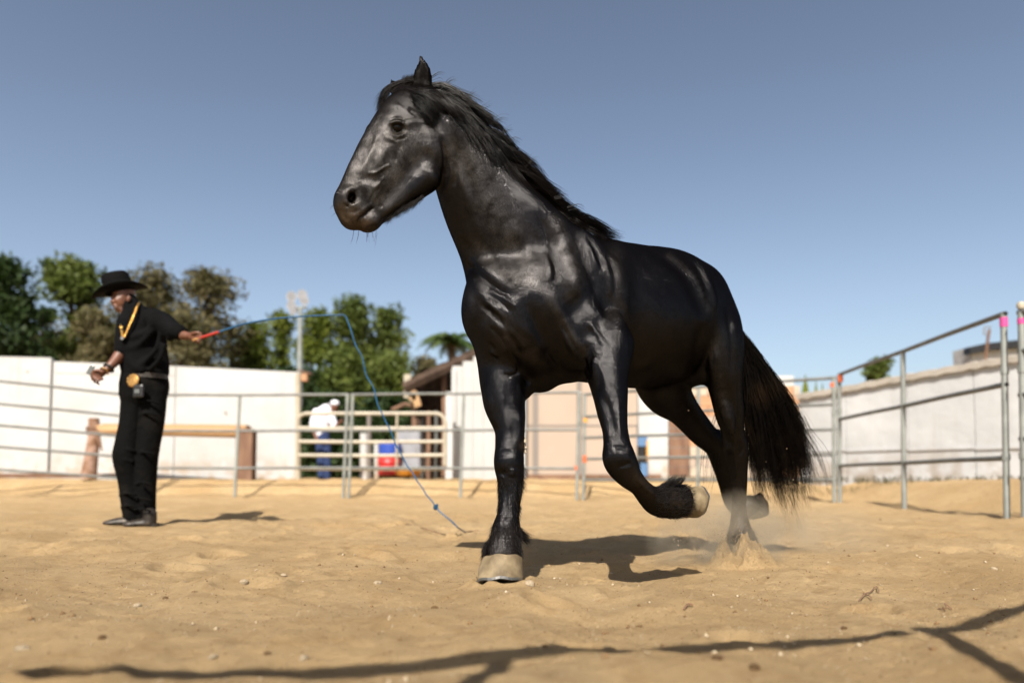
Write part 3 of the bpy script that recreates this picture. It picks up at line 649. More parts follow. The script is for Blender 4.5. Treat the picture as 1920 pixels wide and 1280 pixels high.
# hooves : ring of horn between the hair line and the shoe, sole and steel shoe
def hoof(cb, ct, n_, fwd, rb, rt, sole_mat, label=None, flat=1.0, shoe=True):
    """cb sole centre, ct coronet centre, n_ sole normal (pointing up the leg), fwd toe direction"""
    cb = np.array(cb, float); ct = np.array(ct, float); n_ = unit(n_); fwd = unit(np.array(fwd) - n_ * np.dot(fwd, n_)); sd = np.cross(n_, fwd)
    K = 36; V = []; rows = 9
    def ring(c, r, k):  # k heel flattening
        out = []
        for i in range(K):
            a = 2 * math.pi * i / K; f = math.cos(a); g = math.sin(a)
            if f < -.55: f = -.55 - (abs(f) - .55) * .35
            r2 = r * (1 + .010 * math.sin(a * 5 + k * .4) + .008 * math.sin(a * 13 + k))
            out.append(c + fwd * f * r2 * 1.04 + sd * g * r2 * (1 - .10 * max(0, -f)) + n_ * (.002 * math.sin(a * 7 + k)))
        return out
    for j in range(rows):
        t = j / (rows - 1); bulge = math.sin(t * math.pi) * .0015; V += ring(cb + (ct - cb) * t, rb + (rt - rb) * t ** .9 + bulge + .0009 * math.sin(j * 2.1), j)
    F = [(j * K + i, j * K + (i + 1) % K, (j + 1) * K + (i + 1) % K, (j + 1) * K + i) for j in range(rows - 1) for i in range(K)]
    mb = MB(); mb.add(V, F); mb.add(ring(ct, rt, 0), [tuple(range(K))])
    h = mb.build('hoof', M_HOOF, horse, smooth=True)
    if label: h['label'] = label
    s_ = MB(); s_.add(ring(cb + n_ * .004, rb * .97, 0), [tuple(range(K))]); s_.build('sole', sole_mat, h)
    if shoe:
        V = []
        for off, r in ((-.007, rb * 1.02), (.0015, rb * 1.03), (.0015, rb * .80), (-.007, rb * .78)): V += ring(cb + n_ * off, r, 0)
        V = [V[q * K + i] for q in range(4) for i in range(K)]; a0 = K // 2 - 4; a1 = K // 2 + 4
        F = [(q * K + i, q * K + (i + 1) % K, ((q + 1) % 4) * K + (i + 1) % K, ((q + 1) % 4) * K + i) for q in range(4) for i in range(K) if not (a0 <= i < a1)]
        m_ = MB(); m_.add(V, F); m_.build('horseshoe', M_STEEL, h)
    return h
hoof(P(937, 1089, 2.39), P(942, 1046, 2.425), (-.02, .30, .95), (-.16, -1, .3), .0775, .069, M_SOLE, 'pale horn front hoof planted in the sand')
hoof(P(1301, 936, 2.70), P(1274, 939, 2.655), (-.80, -.58, .10), (.10, -.2, -.97), .066, .056, M_SOLE, 'raised front hoof bent back under the knee')
hoof(P(1427, 943, 3.585), P(1406, 953, 3.57), (-.62, .70, -.34), (.4, .2, -.9), .066, .055, M_HOOF, 'lifted hind hoof showing its pale sole', shoe=False)
hoof(P(1396, 1046, 3.13), P(1393, 1020, 3.16), (0, .1, .99), (-.5, -.8, 0), .066, .056, M_SOLE)
# chestnut: pale crust on the inside of the right foreleg
mb = MB()
for q in range(14):
    c = P(985 + rng.uniform(-2.5, 1.5), 835 + rng.uniform(-13, 13), 2.545 + rng.uniform(-.01, .01)); mb.lathe(c, [(.001, -.005), (.0055, -.002), (.005, .003), (.001, .006)], 6, axis=rng.normal(size=3))
mb.build('leg_chestnut', M_CRUST, horse)
# ---- hair
def resample(pts, M):
    A = catmull(np.array(pts, float), 8); d = np.concatenate([[0], np.cumsum(np.linalg.norm(np.diff(A[:, :2], axis=0), axis=1))]); t = np.linspace(0, d[-1], M)
    return np.stack([np.interp(t, d, A[:, i]) for i in range(A.shape[1])], 1)
def lock(pts, n, w0, w1, M=9, wob=1.0, dy=.012, fly=.06):
    """n hairs following a drawn lock; w0,w1 spread in pixels at root and tip"""
    G = resample(pts, M); t = np.linspace(0, 1, M)
    tg = np.gradient(G[:, :2], axis=0); tg /= np.linalg.norm(tg, axis=1, keepdims=True) + 1e-9; nn = np.stack([-tg[:, 1], tg[:, 0]], 1)
    out = np.empty((n, M, 3)); ph0 = rng.uniform(0, 6.28)
    for i in range(n):
        o = rng.normal(0, .5); o = np.clip(o, -1.1, 1.1); ex = rng.normal(0, 1) * fly * 60 * t ** 2 if rng.random() < .12 else 0
        ln = rng.uniform(.78, 1.0); tt = t * ln; g = np.stack([np.interp(tt, t, G[:, k]) for k in range(3)], 1); n2 = np.stack([np.interp(tt, t, nn[:, k]) for k in range(2)], 1)
        off = o * (w0 + (w1 - w0) * tt) + wob * np.sin(tt * 7 + ph0 + rng.normal(0, .35)) * tt * 2.2 + ex
        xy = g[:, :2] + n2 * off[:, None]; Y = g[:, 2] + rng.normal(0, dy) * (.4 + tt)
        u = (xy[:, 0] - 960) / FPX; v = (CY - xy[:, 1]) / FPX; d1 = _cp - v * _sp; d2 = _sp + v * _cp; T_ = Y / d1
        out[i, :, 0] = u * T_; out[i, :, 1] = Y; out[i, :, 2] = CAMZ + d2 * T_
    return out
# mane: locks lifted off the crest and blown back along the neck
crest = np.array([(795, 172, 2.50), (835, 190, 2.505), (870, 214, 2.51), (905, 248, 2.525), (940, 289, 2.545), (975, 331, 2.58), (1010, 366, 2.62), (1050, 398, 2.68), (1095, 427, 2.74), (1150, 453, 2.80), (1185, 460, 2.85)], float)
CR = resample(crest, 60); ctan = np.gradient(CR[:, :2], axis=0); ctan /= np.linalg.norm(ctan, axis=1, keepdims=True)
def crest_at(t):
    f = np.clip(t, 0, 1) * 59; return np.array([np.interp(f, np.arange(60), CR[:, k]) for k in range(3)]), np.array([np.interp(f, np.arange(60), ctan[:, k]) for k in range(2)])
H = []
for i in range(210):
    t0 = rng.uniform(-.02, .78); side = rng.random(); L_ = rng.uniform(.13, .26) * (1 - .25 * max(0, t0 - .5)); o1 = rng.uniform(-1, 1)
    pts = []
    yo = -.075 * (1 - side * 2) if side < .72 else .05
    amp = rng.uniform(.75, 1.1)
    for s_ in np.linspace(0, 1, 5):
        c, tg = crest_at(t0 + s_ * L_); nn = np.array([-tg[1], tg[0]])   # nn points down/left of the crest
        up_ = (-24 - 16 * s_ ** .6) if o1 < 0 else (6 + 29 * s_ ** .8)
        off = (-6 + abs(o1) * (up_ + 6)) * (min(1, s_ * 3 + .35)) * amp
        off *= (1 - .55 * max(0, t0 + s_ * L_ - .5) / .5) if off < 0 else 1
        y_ = c[2] + (-.072 if off > 0 else yo * .8) * (.55 + .45 * s_) - (.01 * s_)
        pts.append((c[0] + nn[0] * off + rng.normal(0, 2.0) * s_, c[1] + nn[1] * off + rng.normal(0, 2.0) * s_, y_))
    H.append(lock(pts, 26, 3.5, 7.5, 9, 1.2, .010))
# outline flyaways
for x, y, a, b in ((838, 158, 22, -8), (872, 182, 26, -10), (900, 204, 24, -4), (925, 226, 30, -2), (944, 246, 20, -6), (1045, 362, 24, 10), (1070, 384, 26, 12), (812, 140, 26, 2), (990, 306, 22, -8), (956, 262, 22, 8)):
    H.append(lock([(x - 6, y + 8, 2.53), (x + a * .5, y + b * .5 - 2, 2.53), (x + a, y + b, 2.53)], 8, 4, 9, 6, 1, .01))
# last hairs running out over the withers
for i in range(16):
    x = rng.uniform(1085, 1112); y = 404 + (x - 1085) * .75 + rng.uniform(-6, 8); H.append(lock([(x - 30, y - 22, 2.70), (x, y, 2.74), (x + 28, y + 19, 2.77), (x + 52, y + 36 + rng.uniform(-6, 4), 2.80)], 14, 3, 6, 8, .8, .01))
mane = strands('mane', np.concatenate([h for h in H if h.shape[1] == 9]), rng.uniform(.0006, .0011, sum(len(h) for h in H if h.shape[1] == 9)), M_HAIR, horse)
for M_ in (6, 8):
    hh = [h for h in H if h.shape[1] == M_]; strands('mane_wisps', np.concatenate(hh), .0006, M_HAIR, horse)['kind'] = 'stuff'
# forelock
FL = []
for i in range(72):
    a = rng.uniform(0, 1)
    x0 = 750 + 48 * a; y0 = 156 - 8 * a + rng.uniform(-5, 6)
    k = rng.random()
    if k < .34:   # falls to the left over the forehead
        e = rng.uniform(0, 1); pts = [(x0 - 6, y0, 2.47), (742 - 14 * e, 158 + 6 * e, 2.46), (722 - 8 * e, 178 + 10 * e, 2.455), (710 + rng.uniform(-3, 6), 205 + rng.uniform(0, 16), 2.46)]
    else:         # sweeps right below the ear
        e = rng.uniform(0, 1); pts = [(736 + 12 * e, 170 - 8 * e, 2.44), (758 + 12 * e, 186 - 20 * e, 2.412), (788 + 14 * e, 208 - 30 * e, 2.395), (812 + 22 * e, 236 - 30 * e + rng.uniform(-6, 8), 2.405)]
    FL.append(lock(pts, 20, 3, 5, 9, 2.0, .008, .12))
for i in range(12): FL.append(lock([(760 + i * 1.8, 165, 2.50), (758 + i * 1.8, 150, 2.50), (764 + i * 1.2, 139 + rng.uniform(-4, 6), 2.50)], 20, 4, 4, 9, .6, .01))
for i in range(20): FL.append(lock([(790 + i * 1.5, 172, 2.44), (806 + i * 2, 182 + i * .5, 2.42), (828 + i * 2, 198 + i, 2.425), (846 + i * 2, 214 + i * 1.2, 2.44)], 20, 4, 6, 9, 1, .01))
strands('forelock', np.concatenate(FL), .0008, M_HAIR, horse)
# beard under the jaw and whiskers
BD = []
for i in range(110):
    t = rng.uniform(0, 1); x = 706 + 84 * t + rng.uniform(-3, 3); y = 414 - 40 * t; l = rng.uniform(12, 34) * (1 - .6 * abs(t - .35))
    BD.append(lock([(x + 6, y - 7, 2.42), (x - 1, y + 2, 2.42), (x - 4 - l * .2 + rng.uniform(-3, 5), y + l * .7, 2.42)], 9, 3, 4, 6, .6, .012))
for x in (664, 672, 690, 698, 706, 688): BD.append(lock([(x, 432, 2.39), (x + rng.uniform(-3, 3), 442, 2.39), (x + rng.uniform(-7, 5), 452 + rng.uniform(0, 14), 2.39)], 2, 2, 3, 6, .3, .01))
for x, y in ((627, 384), (630, 396)): BD.append(lock([(x + 3, y, 2.37), (x - 4, y + 4, 2.37), (x - 10, y + 12, 2.37)], 2, 2, 3, 6, .3, .01))
strands('beard', np.concatenate(BD), .0005, M_HAIR, horse)['kind'] = 'stuff'
# tail
TL = []
for i in range(150):
    a = rng.beta(1.1, 1.0); L_ = rng.uniform(.86, 1.0)
    top = (1386 + 6 * rng.random(), 628 + 26 * (1 - a), 3.26); Yd = rng.uniform(-.05, .07)
    p1 = (1398 + 30 * a, 705 - 28 * a, 3.30 + Yd * .5); p2 = (1404 + 76 * a, 790 - 34 * a, 3.36 + Yd); p3 = (1414 + 104 * a, 885 - 26 * a, 3.42 + Yd)
    p4 = (1442 + 96 * a + rng.normal(0, 7), 985 - 62 * max(0, a - .55) / .45 + rng.normal(0, 8), 3.46 + Yd)
    if a < .2: p4 = (p4[0] - 16, p4[1] - 18, p4[2])
    pts = np.array([(1366 + rng.uniform(-4, 6), 598 + rng.uniform(-6, 14), 3.20 + rng.uniform(-.02, .02)), top, p1, p2, p3, p4]); cut = resample(pts, 20)[: int(20 * L_)]
    TL.append(lock(cut[::2] + np.stack([rng.normal(0, 2.2, len(cut[::2])), 0 * cut[::2][:, 0], 0 * cut[::2][:, 0]], 1), 34, 6, 6.5, 11, 4.2, .014, .14))
for i in range(46):   # loose outer wisps
    a = rng.uniform(.0, 1.0) ** .6; k = rng.uniform(.9, 1.12); x1 = 1396 + 32 * a; pts = [(1390, 640 + rng.uniform(0, 20), 3.27), (x1 + 4, 700 - 20 * a, 3.30), (1404 + 84 * a + rng.normal(0, 4), 786 - 34 * a, 3.36), (1414 + 112 * a * k + rng.normal(0, 6), 878 - 30 * a, 3.43), (1440 + 106 * a * k + rng.normal(0, 12), 968 - 52 * max(0, a - .5) / .5 + rng.normal(0, 12), 3.47)]
    TL.append(lock(pts, 7, 5, 9, 11, 6, .02, .2))
for i in range(14):   # thin hairs trailing behind the hind leg
    x = rng.uniform(1318, 1345); TL.append(lock([(x + 24, 770, 3.40), (x + 6, 830, 3.42), (x - 4, 880, 3.44), (x - 10 + rng.uniform(-6, 8), 935, 3.46)], 1, 2, 8, 11, 2, .01))
strands('tail', np.concatenate(TL), rng.uniform(.0007, .0013, sum(len(h) for h in TL)), M_TAIL, horse)
# coarse hair grown from the skin: feathers on the legs and throat
def fur(name, mask, n, ln, dirv, r=.0006, lift=.35, M=5, jit=.25, m=M_HAIR):
    idx = np.where(mask)[0]
    if len(idx) == 0: return
    ii = rng.choice(idx, n); p = hV[ii] + rng.normal(0, .002, (n, 3)); nn = sc.N[ii]; d = np.asarray(dirv, float)[None] + rng.normal(0, jit, (n, 3)); d /= np.linalg.norm(d, axis=1, keepdims=True)
    l = ln * rng.uniform(.5, 1.1, n); S_ = np.empty((n, M, 3)); cur = p - nn * .002; S_[:, 0] = cur; dd = nn * lift + d; 
    for k in range(1, M):
        dd = dd / np.linalg.norm(dd, axis=1, keepdims=True); cur = cur + dd * (l / (M - 1))[:, None]; S_[:, k] = cur; dd = dd + d * .5
    return strands(name, S_, r, m, horse)
near = lambda Y, d: np.abs(hV[:, 1] - Y) < d
fur('leg_feather', (hy > 985) & (hy < 1052) & (hx > 880) & (hx < 1000) & near(2.45, .2), 2400, .034, (0, -.1, -1), lift=.32)
fur('leg_feather', (hy > 900) & (hy < 990) & (hx > 880) & (hx < 1000) & near(2.5, .2), 1500, .022, (0, 0, -1), lift=.3)
fur('leg_feather', (hx > 1228) & (hx < 1300) & (hy > 890) & near(2.6, .2), 2400, .022, (.9, .1, .1), lift=.3)
fur('leg_feather', (hy > 985) & (hx > 1340) & near(3.16, .15), 1500, .045, (0, 0, -1), lift=.45)
fur('leg_feather', (hx > 1375) & (hy > 900) & near(3.57, .1), 700, .03, (.8, 0, -.3), lift=.4)
FE = []
for i in range(22): # tufts behind the right knee and fetlock
    y = rng.uniform(868, 912); FE.append(lock([(972, y - 12, 2.54), (984, y + 4, 2.55), (988 + rng.uniform(-4, 5), y + rng.uniform(8, 18), 2.555)], 5, 2, 4, 6, .6, .01))
for i in range(16): FE.append(lock([(972, 988 + i, 2.49), (984, 998 + i * 1.1, 2.50), (998 + rng.uniform(-8, 6), 1003 + i * 1.3 + rng.uniform(-4, 8), 2.51)], 9, 3, 6, 6, .6, .01))
for i in range(16): FE.append(lock([(918, 1010 + i * 1.5, 2.43), (908 + rng.uniform(-2, 3), 1024 + i * 1.2, 2.42), (903 + rng.uniform(-1, 6), 1045 + rng.uniform(-8, 10), 2.415)], 9, 3, 4, 6, .4, .01))
for i in range(26): FE.append(lock([(1236 + i * 1.6, 912 - i * .2, 2.58), (1252 + i * 1.3, 900 - i * .2, 2.59), (1262 + i * 1.0, 892 + rng.uniform(-8, 9), 2.60)], 7, 3, 5, 6, .6, .012))
for i in range(8): FE.append(lock([(1188, 858 + i * 2, 2.45), (1197, 864 + i * 2, 2.46), (1203, 874 + i * 2, 2.46)], 6, 2, 4, 6, .5, .01))
for i in range(10): FE.append(lock([(1402, 990 + i * 2.5, 3.18), (1413, 1002 + i * 2, 3.19), (1421, 1012 + i * 1.5, 3.19)], 8, 2, 5, 6, .5, .01))
strands('feather_tuft', np.concatenate(FE), .0006, M_HAIR, horse)['kind'] = 'stuff'
# ------------------------------------------------------------------ the man with the lunge whip
MY = 5.33; mS = MY / FPX
man = empty('person', P(262, 985, MY)); man.location.z = 0
tag(man, 'man in black cowboy hat and black clothes with gold chain, holding out a blue whip', 'person')
vsd = view_side(260, 750, MY)
def mfield(lo, hi, h): return Field(lo, hi, h)
def mlimb(F, rows, k=.015, n=8, sub=False):
    F.sweep([[*P(x, y, MY + dy), r * mS, rd * mS] for x, y, dy, r, rd in rows], vsd, k, n, sub)
def mball(F, x, y, dy, r1, r2, rd, ang=0, k=.01, sub=False):
    v = vsd; rt = unit(np.cross(v, UP)); dn = -np.cross(rt, v); a = R(ang); e1 = rt * math.cos(a) + dn * math.sin(a); e2 = -rt * math.sin(a) + dn * math.cos(a)
    F.ell(P(x, y, MY + dy), (e1, e2, v), (r1 * mS, r2 * mS, rd * mS), k, sub)
# body
F = mfield((-3.28, 4.85, 0.0), (-2.22, 5.75, 2.02), .007)
mlimb(F, [(231, 545, 0, 16, 17), (228, 557, -.01, 16, 17), (225, 568, -.02, 13.5, 15), (223, 578, -.025, 8, 10)], .01)
mball(F, 235, 546, 0.02, 17, 17, 18); mball(F, 226, 579, -.03, 8, 6, 9, 0, .006)
mball(F, 212, 560, -.062, 3.6, 7, 4, -10, .004); mball(F, 211.5, 565, -.068, 4.5, 2.8, 4.5, 0, .003)     # nose
mball(F, 216, 572.5, -.062, 5.5, 1.8, 5, 0, .002); mball(F, 217, 576, -.06, 5, 1.7, 5, 0, .002)        # lips
mball(F, 213, 552, -.055, 3.5, 3, 4, 0, .004, True); mball(F, 223, 553, -.085, 4.5, 3, 4, 0, .004, True); mball(F, 219, 563, -.07, 4, 4, 4, 0, .008)          # socket, cheek
mball(F, 241, 560, -.075, 4, 7, 2.5, 10, .004)                                                      # ear
mlimb(F, [(240, 565, .01, 13, 14), (248, 585, .01, 13, 15), (256, 600, .02, 20, 22)], .02)
mlimb(F, [(258, 596, .01, 30, 22), (264, 630, .02, 33, 24), (268, 665, .02, 32, 22), (270, 690, .02, 31, 22), (270, 712, .02, 33, 24)], .03)
mlimb(F, [(296, 600, -.02, 13, 13), (325, 620, -.08, 11, 11), (342, 628, -.12, 9, 9), (356, 630, -.15, 6.5, 7)], .015)
mlimb(F, [(236, 608, -.05, 12, 13), (229, 655, -.08, 11, 11), (221, 670, -.11, 10, 10), (209, 684, -.16, 8, 8), (199, 693, -.19, 6, 6.5)], .015)
mlimb(F, [(252, 722, .0, 18, 18), (244, 790, -.01, 15, 15), (238, 845, -.03, 12, 13), (242, 900, 0, 11, 12), (248, 968, .02, 8, 9)], .02)
mlimb(F, [(290, 722, .04, 18, 18), (282, 790, .02, 15, 15), (275, 845, .01, 12, 13), (273, 900, .03, 11, 12), (272, 968, .04, 8, 9)], .02)
# left hand (image right): palm, four fingers curled round the grip, thumb along it
mball(F, 363, 631, -.165, 10, 7.5, 4.5, 5, .01)
for i, (x, y) in enumerate(((371, 627), (372, 631), (371, 635), (368, 639))):
    q = 1 - .06 * i
    mlimb(F, [(x - 6, y, -.17, 2.5, 2.5), (x + 1, y - .5, -.19, 2.5, 2.5), (x + 6 * q, y + 1, -.195, 2.3, 2.3), (x + 6 * q, y + 3.2, -.175, 2.1, 2.1), (x + 1, y + 3.5, -.165, 1.9, 1.9)], .003, 4)
mlimb(F, [(358, 627, -.18, 3.2, 3), (365, 623.5, -.195, 2.8, 2.8), (373, 623.5, -.20, 2.4, 2.4), (378, 626, -.195, 2, 2)], .004, 4)
# right hand (image left): low, fingers curled round a small dark device
mball(F, 188, 700, -.205, 11, 7.5, 4.5, -35, .01)
for i, (x, y) in enumerate(((180, 699), (180, 704), (182, 708), (186, 711))):
    mlimb(F, [(x + 6, y - 1, -.205, 2.5, 2.5), (x, y + 1, -.225, 2.5, 2.4), (x - 6 + i, y + 3, -.235, 2.2, 2.2), (x - 9 + 2 * i, y + 7, -.225, 2, 2), (x - 5 + 1.5 * i, y + 9, -.21, 1.8, 1.8)], .003, 4)
mlimb(F, [(192, 697, -.225, 3, 3), (184, 694, -.235, 2.8, 2.7), (177, 695, -.24, 2.4, 2.4), (172, 699, -.24, 2, 2)], .004, 4)
V, Q = F.mesh(); V = relax(V, Q, 2); np_mesh('body', V, Q, M_SKIN, man)
# sweater
F = mfield((-3.2, 4.9, .95), (-2.3, 5.75, 1.95), .008)
mlimb(F, [(250, 583, .01, 18, 20), (258, 600, .01, 31, 26), (265, 625, .02, 41.5, 28), (267, 655, .02, 43, 29), (271, 680, .02, 42.5, 29), (273, 697, .02, 41, 28)], .02)
mlimb(F, [(243, 563, .01, 13, 15), (248, 578, .01, 18, 19)], .02)
mlimb(F, [(288, 597, -.02, 20, 20), (305, 605, -.05, 20, 19), (321, 616, -.08, 17, 17), (330, 621, -.10, 15.5, 15.5)], .02)
mlimb(F, [(238, 606, -.05, 18, 18), (232, 635, -.07, 15, 16), (229, 656, -.085, 13, 14)], .02)
for pts_f in (((301, 628), (292, 655), (268, 682)), ((308, 648), (300, 672), (282, 692)), ((284, 622), (262, 645), (246, 652)), ((302, 606), (312, 622), (318, 634)), ((288, 604), (272, 622), (250, 632)), ((236, 660), (250, 684), (266, 694))):
    mlimb(F, [(x, y, -.092, 4.5, 5) for x, y in pts_f], .035)
F.sweep([[*P(331, 621, MY - .105), .062, .062], [*P(336, 622.5, MY - .11), .058, .058]], vsd, .006)
V, Q = F.mesh(); V = relax(V, Q, 2); o = np_mesh('sweater', V, Q, M_KNIT, man); o['label'] = 'black knitted sweater with pushed-up sleeves'
# jeans
F = mfield((-3.15, 4.95, .02), (-2.35, 5.75, 1.25), .008)
mlimb(F, [(270, 700, .02, 39, 27), (271, 722, .02, 43, 30), (268, 740, .02, 41, 30)], .02)
mlimb(F, [(251, 735, 0, 22, 24), (246, 790, -.01, 20.5, 22), (238, 838, -.03, 22, 22), (236, 858, -.03, 22.5, 22), (243, 900, 0, 20, 20), (248, 945, .01, 19, 20), (251, 968, .02, 18.5, 20)], .012)
mlimb(F, [(290, 735, .04, 22, 24), (285, 785, .02, 22.5, 23), (277, 838, .01, 21, 21), (273, 870, .02, 21, 21), (271, 920, .03, 20, 20), (271, 968, .04, 19.5, 20)], .012)
for x, y, w_ in ((240, 842, 20), (236, 862, 20), (244, 925, 18), (247, 948, 18), (277, 848, 19), (272, 905, 18), (271, 935, 18), (271, 955, 18), (285, 752, 22), (282, 775, 20)):
    mlimb(F, [(x - w_, y + 3, -.03, 2.5, 2.5), (x - w_ * .3, y - 1, -.10, 2.5, 2.5), (x + w_ * .6, y + 3, -.08, 2.5, 2.5)], .015, 5)
mlimb(F, [(262, 745, -.12, 2, 4), (262, 830, -.10, 2, 4), (259, 960, -.07, 2, 5)], .008, 6, True)
V, Q = F.mesh(); V = relax(V, Q, 2); np_mesh('jeans', V, Q, M_DENIM, man)
# boots
for (x, y, dy, L_) in ((244, 976, .0, 46), (275, 979, -.02, 40)):
    F = mfield((-3.35, 4.9, 0.0), (-2.35, 5.7, .24), .007)
    mlimb(F, [(x + 6, y - 16, dy, 12, 13), (x + 6, y - 5, dy, 12, 13), (x + 5, y, dy, 12, 13)], .01)
    mlimb(F, [(x + 8, y + 1, dy, 8, 11), (x - L_ * .4, y + 1.5, dy - .02, 8, 12), (x - L_ * .8, y + 3, dy - .05, 5.5, 10), (x - L_ * 1.06, y + 4, dy - .07, 3, 5)], .015)
    V, Q = F.mesh(); V = relax(V, Q, 1); V[:, 2] = np.maximum(V[:, 2], .008); bo = np_mesh('boot', V, Q, M_BOOT, man)
    a = P(x + 10, y + 8, MY + dy); mb = MB(); mb.box((a[0], a[1], .012), (.07, .075, .024)); mb.build('heel', M_BLKPL, bo)
# hat: rolled brim and creased crown
hc = P(225, 547, MY + .0); ha = unit([-.30, -.12, 1.0]); hf = unit(np.cross(np.cross(ha, [-1, -.42, 0]), ha)); hs = np.cross(ha, hf)
K = 48; V = []
for r_, up_ in ((.080, .0), (.10, .0), (.13, .004), (.16, .014), (.182, .030), (.188, .040), (.184, .045), (.16, .024), (.13, .012), (.10, .008), (.080, .008)):
    for i in range(K):
        a = 2 * math.pi * i / K; s2 = math.sin(a) ** 2; lift = up_ * (s2 * (2.6 if math.sin(a) * hs[1] > 0 else 1.15)) - .35 * up_ * math.cos(a) ** 2
        V.append(hc + hf * math.cos(a) * r_ * 1.06 + hs * math.sin(a) * r_ * (1 - .22 * s2 * (r_ / .19)) + ha * lift)
n_r = len(V) // K; Fq = [(j * K + i, j * K + (i + 1) % K, (j + 1) * K + (i + 1) % K, (j + 1) * K + i) for j in range(n_r - 1) for i in range(K)]
hat = np_mesh('hat', V, Fq, M_FELT, man); hat['label'] = 'black felt cowboy hat with rolled brim'
V = []
for r_, z_ in ((.092, -.012), (.091, .03), (.089, .08), (.086, .125), (.078, .142), (.055, .146), (.025, .136), (.002, .132)):
    for i in range(K):
        a = 2 * math.pi * i / K; V.append(hc + hf * math.cos(a) * r_ * 1.12 + hs * math.sin(a) * r_ * .92 + ha * (z_ - (.02 * math.exp(-(math.sin(a) * r_ / .02) ** 2) if z_ > .13 else 0)))
n_r = len(V) // K; Fq = [(j * K + i, j * K + (i + 1) % K, (j + 1) * K + (i + 1) % K, (j + 1) * K + i) for j in range(n_r - 1) for i in range(K)]
np_mesh('hat_crown', V, Fq, M_FELT, hat)
V = [hc + hf * math.cos(a) * r_ * 1.12 + hs * math.sin(a) * r_ * .92 + ha * z_ for r_, z_ in ((.0935, .008), (.0932, .028)) for a in np.linspace(0, 2 * math.pi, K, endpoint=False)]
np_mesh('hat_band', V, [(i, (i + 1) % K, K + (i + 1) % K, K + i) for i in range(K)], M_BLKPL, hat)
# gold chain: links along a V on the chest
ch = [(261, 567, -.03), (256, 578, -.10), (250, 592, -.125), (243, 608, -.135), (237, 622, -.14), (232, 632, -.14), (229, 622, -.13), (228, 608, -.12), (230, 598, -.10)]
A = resample([tuple(P(x, y, MY + d)) for x, y, d in ch], 52)
mb = MB()
for i in range(len(A) - 1):
    t_ = unit(A[min(i + 1, 51)] - A[i]); u_ = unit(np.cross(t_, [0, 1, 0])); w2 = np.cross(t_, u_); q = u_ if i % 2 else unit(u_ + w2 * .8)
    mb.tube([A[i] + t_ * .0095 * math.cos(a) + q * .0065 * math.sin(a) for a in np.linspace(0, 2 * math.pi, 9)], .0028, 5, False)
chain = mb.build('gold_chain', M_GOLD, man, smooth=True)
mb = MB(); mb.lathe(P(229, 634, MY - .15), [(.001, -.004), (.013, -.003), (.013, .003), (.001, .004)], 10, axis=(0, -1, 0)); mb.build('pendant', M_STEEL, chain)
# belt, buckle, pouch, watch, bracelet
mb = MB(); K = 40; bc = P(270, 706, MY + .02); V = [bc + np.array([math.cos(a) * .166, math.sin(a) * .118, z_]) for z_ in (-.018, .018) for a in np.linspace(0, 2 * math.pi, K, endpoint=False)]
mb.add(V, [(i, (i + 1) % K, K + (i + 1) % K, K + i) for i in range(K)]); belt = mb.build('belt', M_BOOT, man)
mb = MB(); c = P(249, 713, MY - .115); mb.lathe(c, [(.001, -.006), (.046, -.006), (.051, 0), (.044, .007), (.020, .011), (.001, .010)], 22, axis=(-.25, -1, .1))
for q in range(9): a = q / 9 * 6.283; mb.lathe(c + np.array([math.cos(a) * .034, -.009, math.sin(a) * .034]), [(.001, 0), (.008, .002), (.001, .007)], 6, axis=(-.25, -1, .1))
mb.build('belt_buckle', M_BRASS, belt)
mb = MB(); mb.box(P(260, 733, MY - .135), (.082, .03, .10), -.15); o = mb.build('phone_pouch', M_BLKPL, man, bevel=.014)
mb = MB(); mb.box(P(257, 733, MY - .155), (.04, .004, .03), -.15); mb.build('pouch_badge', M_GREYPL, o)
for (x, y, d, r_, t_, nm, mt) in ((204, 690, -.18, .034, .009, 'watch_strap', M_BLKPL), (196, 695, -.20, .031, .005, 'bracelet', M_GOLD)):
    c = P(x, y, MY + d); ax = unit(P(221, 670, MY - .11) - P(199, 693, MY - .19)); u_ = unit(np.cross(ax, UP)); w2 = np.cross(ax, u_)
    mb = MB(); mb.tube([c + (u_ * math.cos(a) + w2 * math.sin(a)) * r_ for a in np.linspace(0, 2 * math.pi, 15)], t_, 6, False); mb.build(nm, mt, man, smooth=True)
# the thing in his right hand
dv = MB(); dv.box(P(170, 693, MY - .225), (.035, .010, .075), M=Matrix.Rotation(.5, 3, 'Y'))
dv = dv.build('handheld_device', M_GREYPL, None, bevel=.003); tag(dv, 'small grey flat device held low in the man\'s right hand', 'device')
# whip
whip = empty('lunge_whip', P(378, 632, MY - .19)); tag(whip, 'long blue lunge whip with red grip arching down to a knot on the sand', 'whip')
def wp(rows): return resample([tuple(P(*r)) for r in rows], 90)
mb = MB(); mb.tube([P(372, 634, MY - .19), P(386, 630, MY - .2), P(411, 622, MY - .21)], .0105, 8); mb.build('grip', M_RED, whip, smooth=True)
mb = MB(); mb.tube([P(362, 638, MY - .19), P(376, 633, MY - .195)], .008, 8); mb.build('grip_collar', M_BRASS, whip)
A = wp([(411, 622, 5.12), (455, 608, 5.08), (510, 598, 5.0), (560, 593.5, 4.95), (610, 591, 4.9), (640, 590.5, 4.88)])
mb = MB(); mb.tube(A, np.linspace(.0072, .0052, 90), 7); mb.build('stock', M_WHIP, whip, smooth=True)
A = wp([(640, 590.5, 4.88), (648, 593, 4.88), (656, 612, 4.87), (664, 640, 4.86), (678, 668, 4.85), (686, 700, 4.84), (702, 732, 4.83), (711, 765, 4.82), (728, 798, 4.81), (741, 830, 4.80), (760, 866, 4.79), (777, 892, 4.77), (795, 920, 4.75), (817, 949, 4.72)])
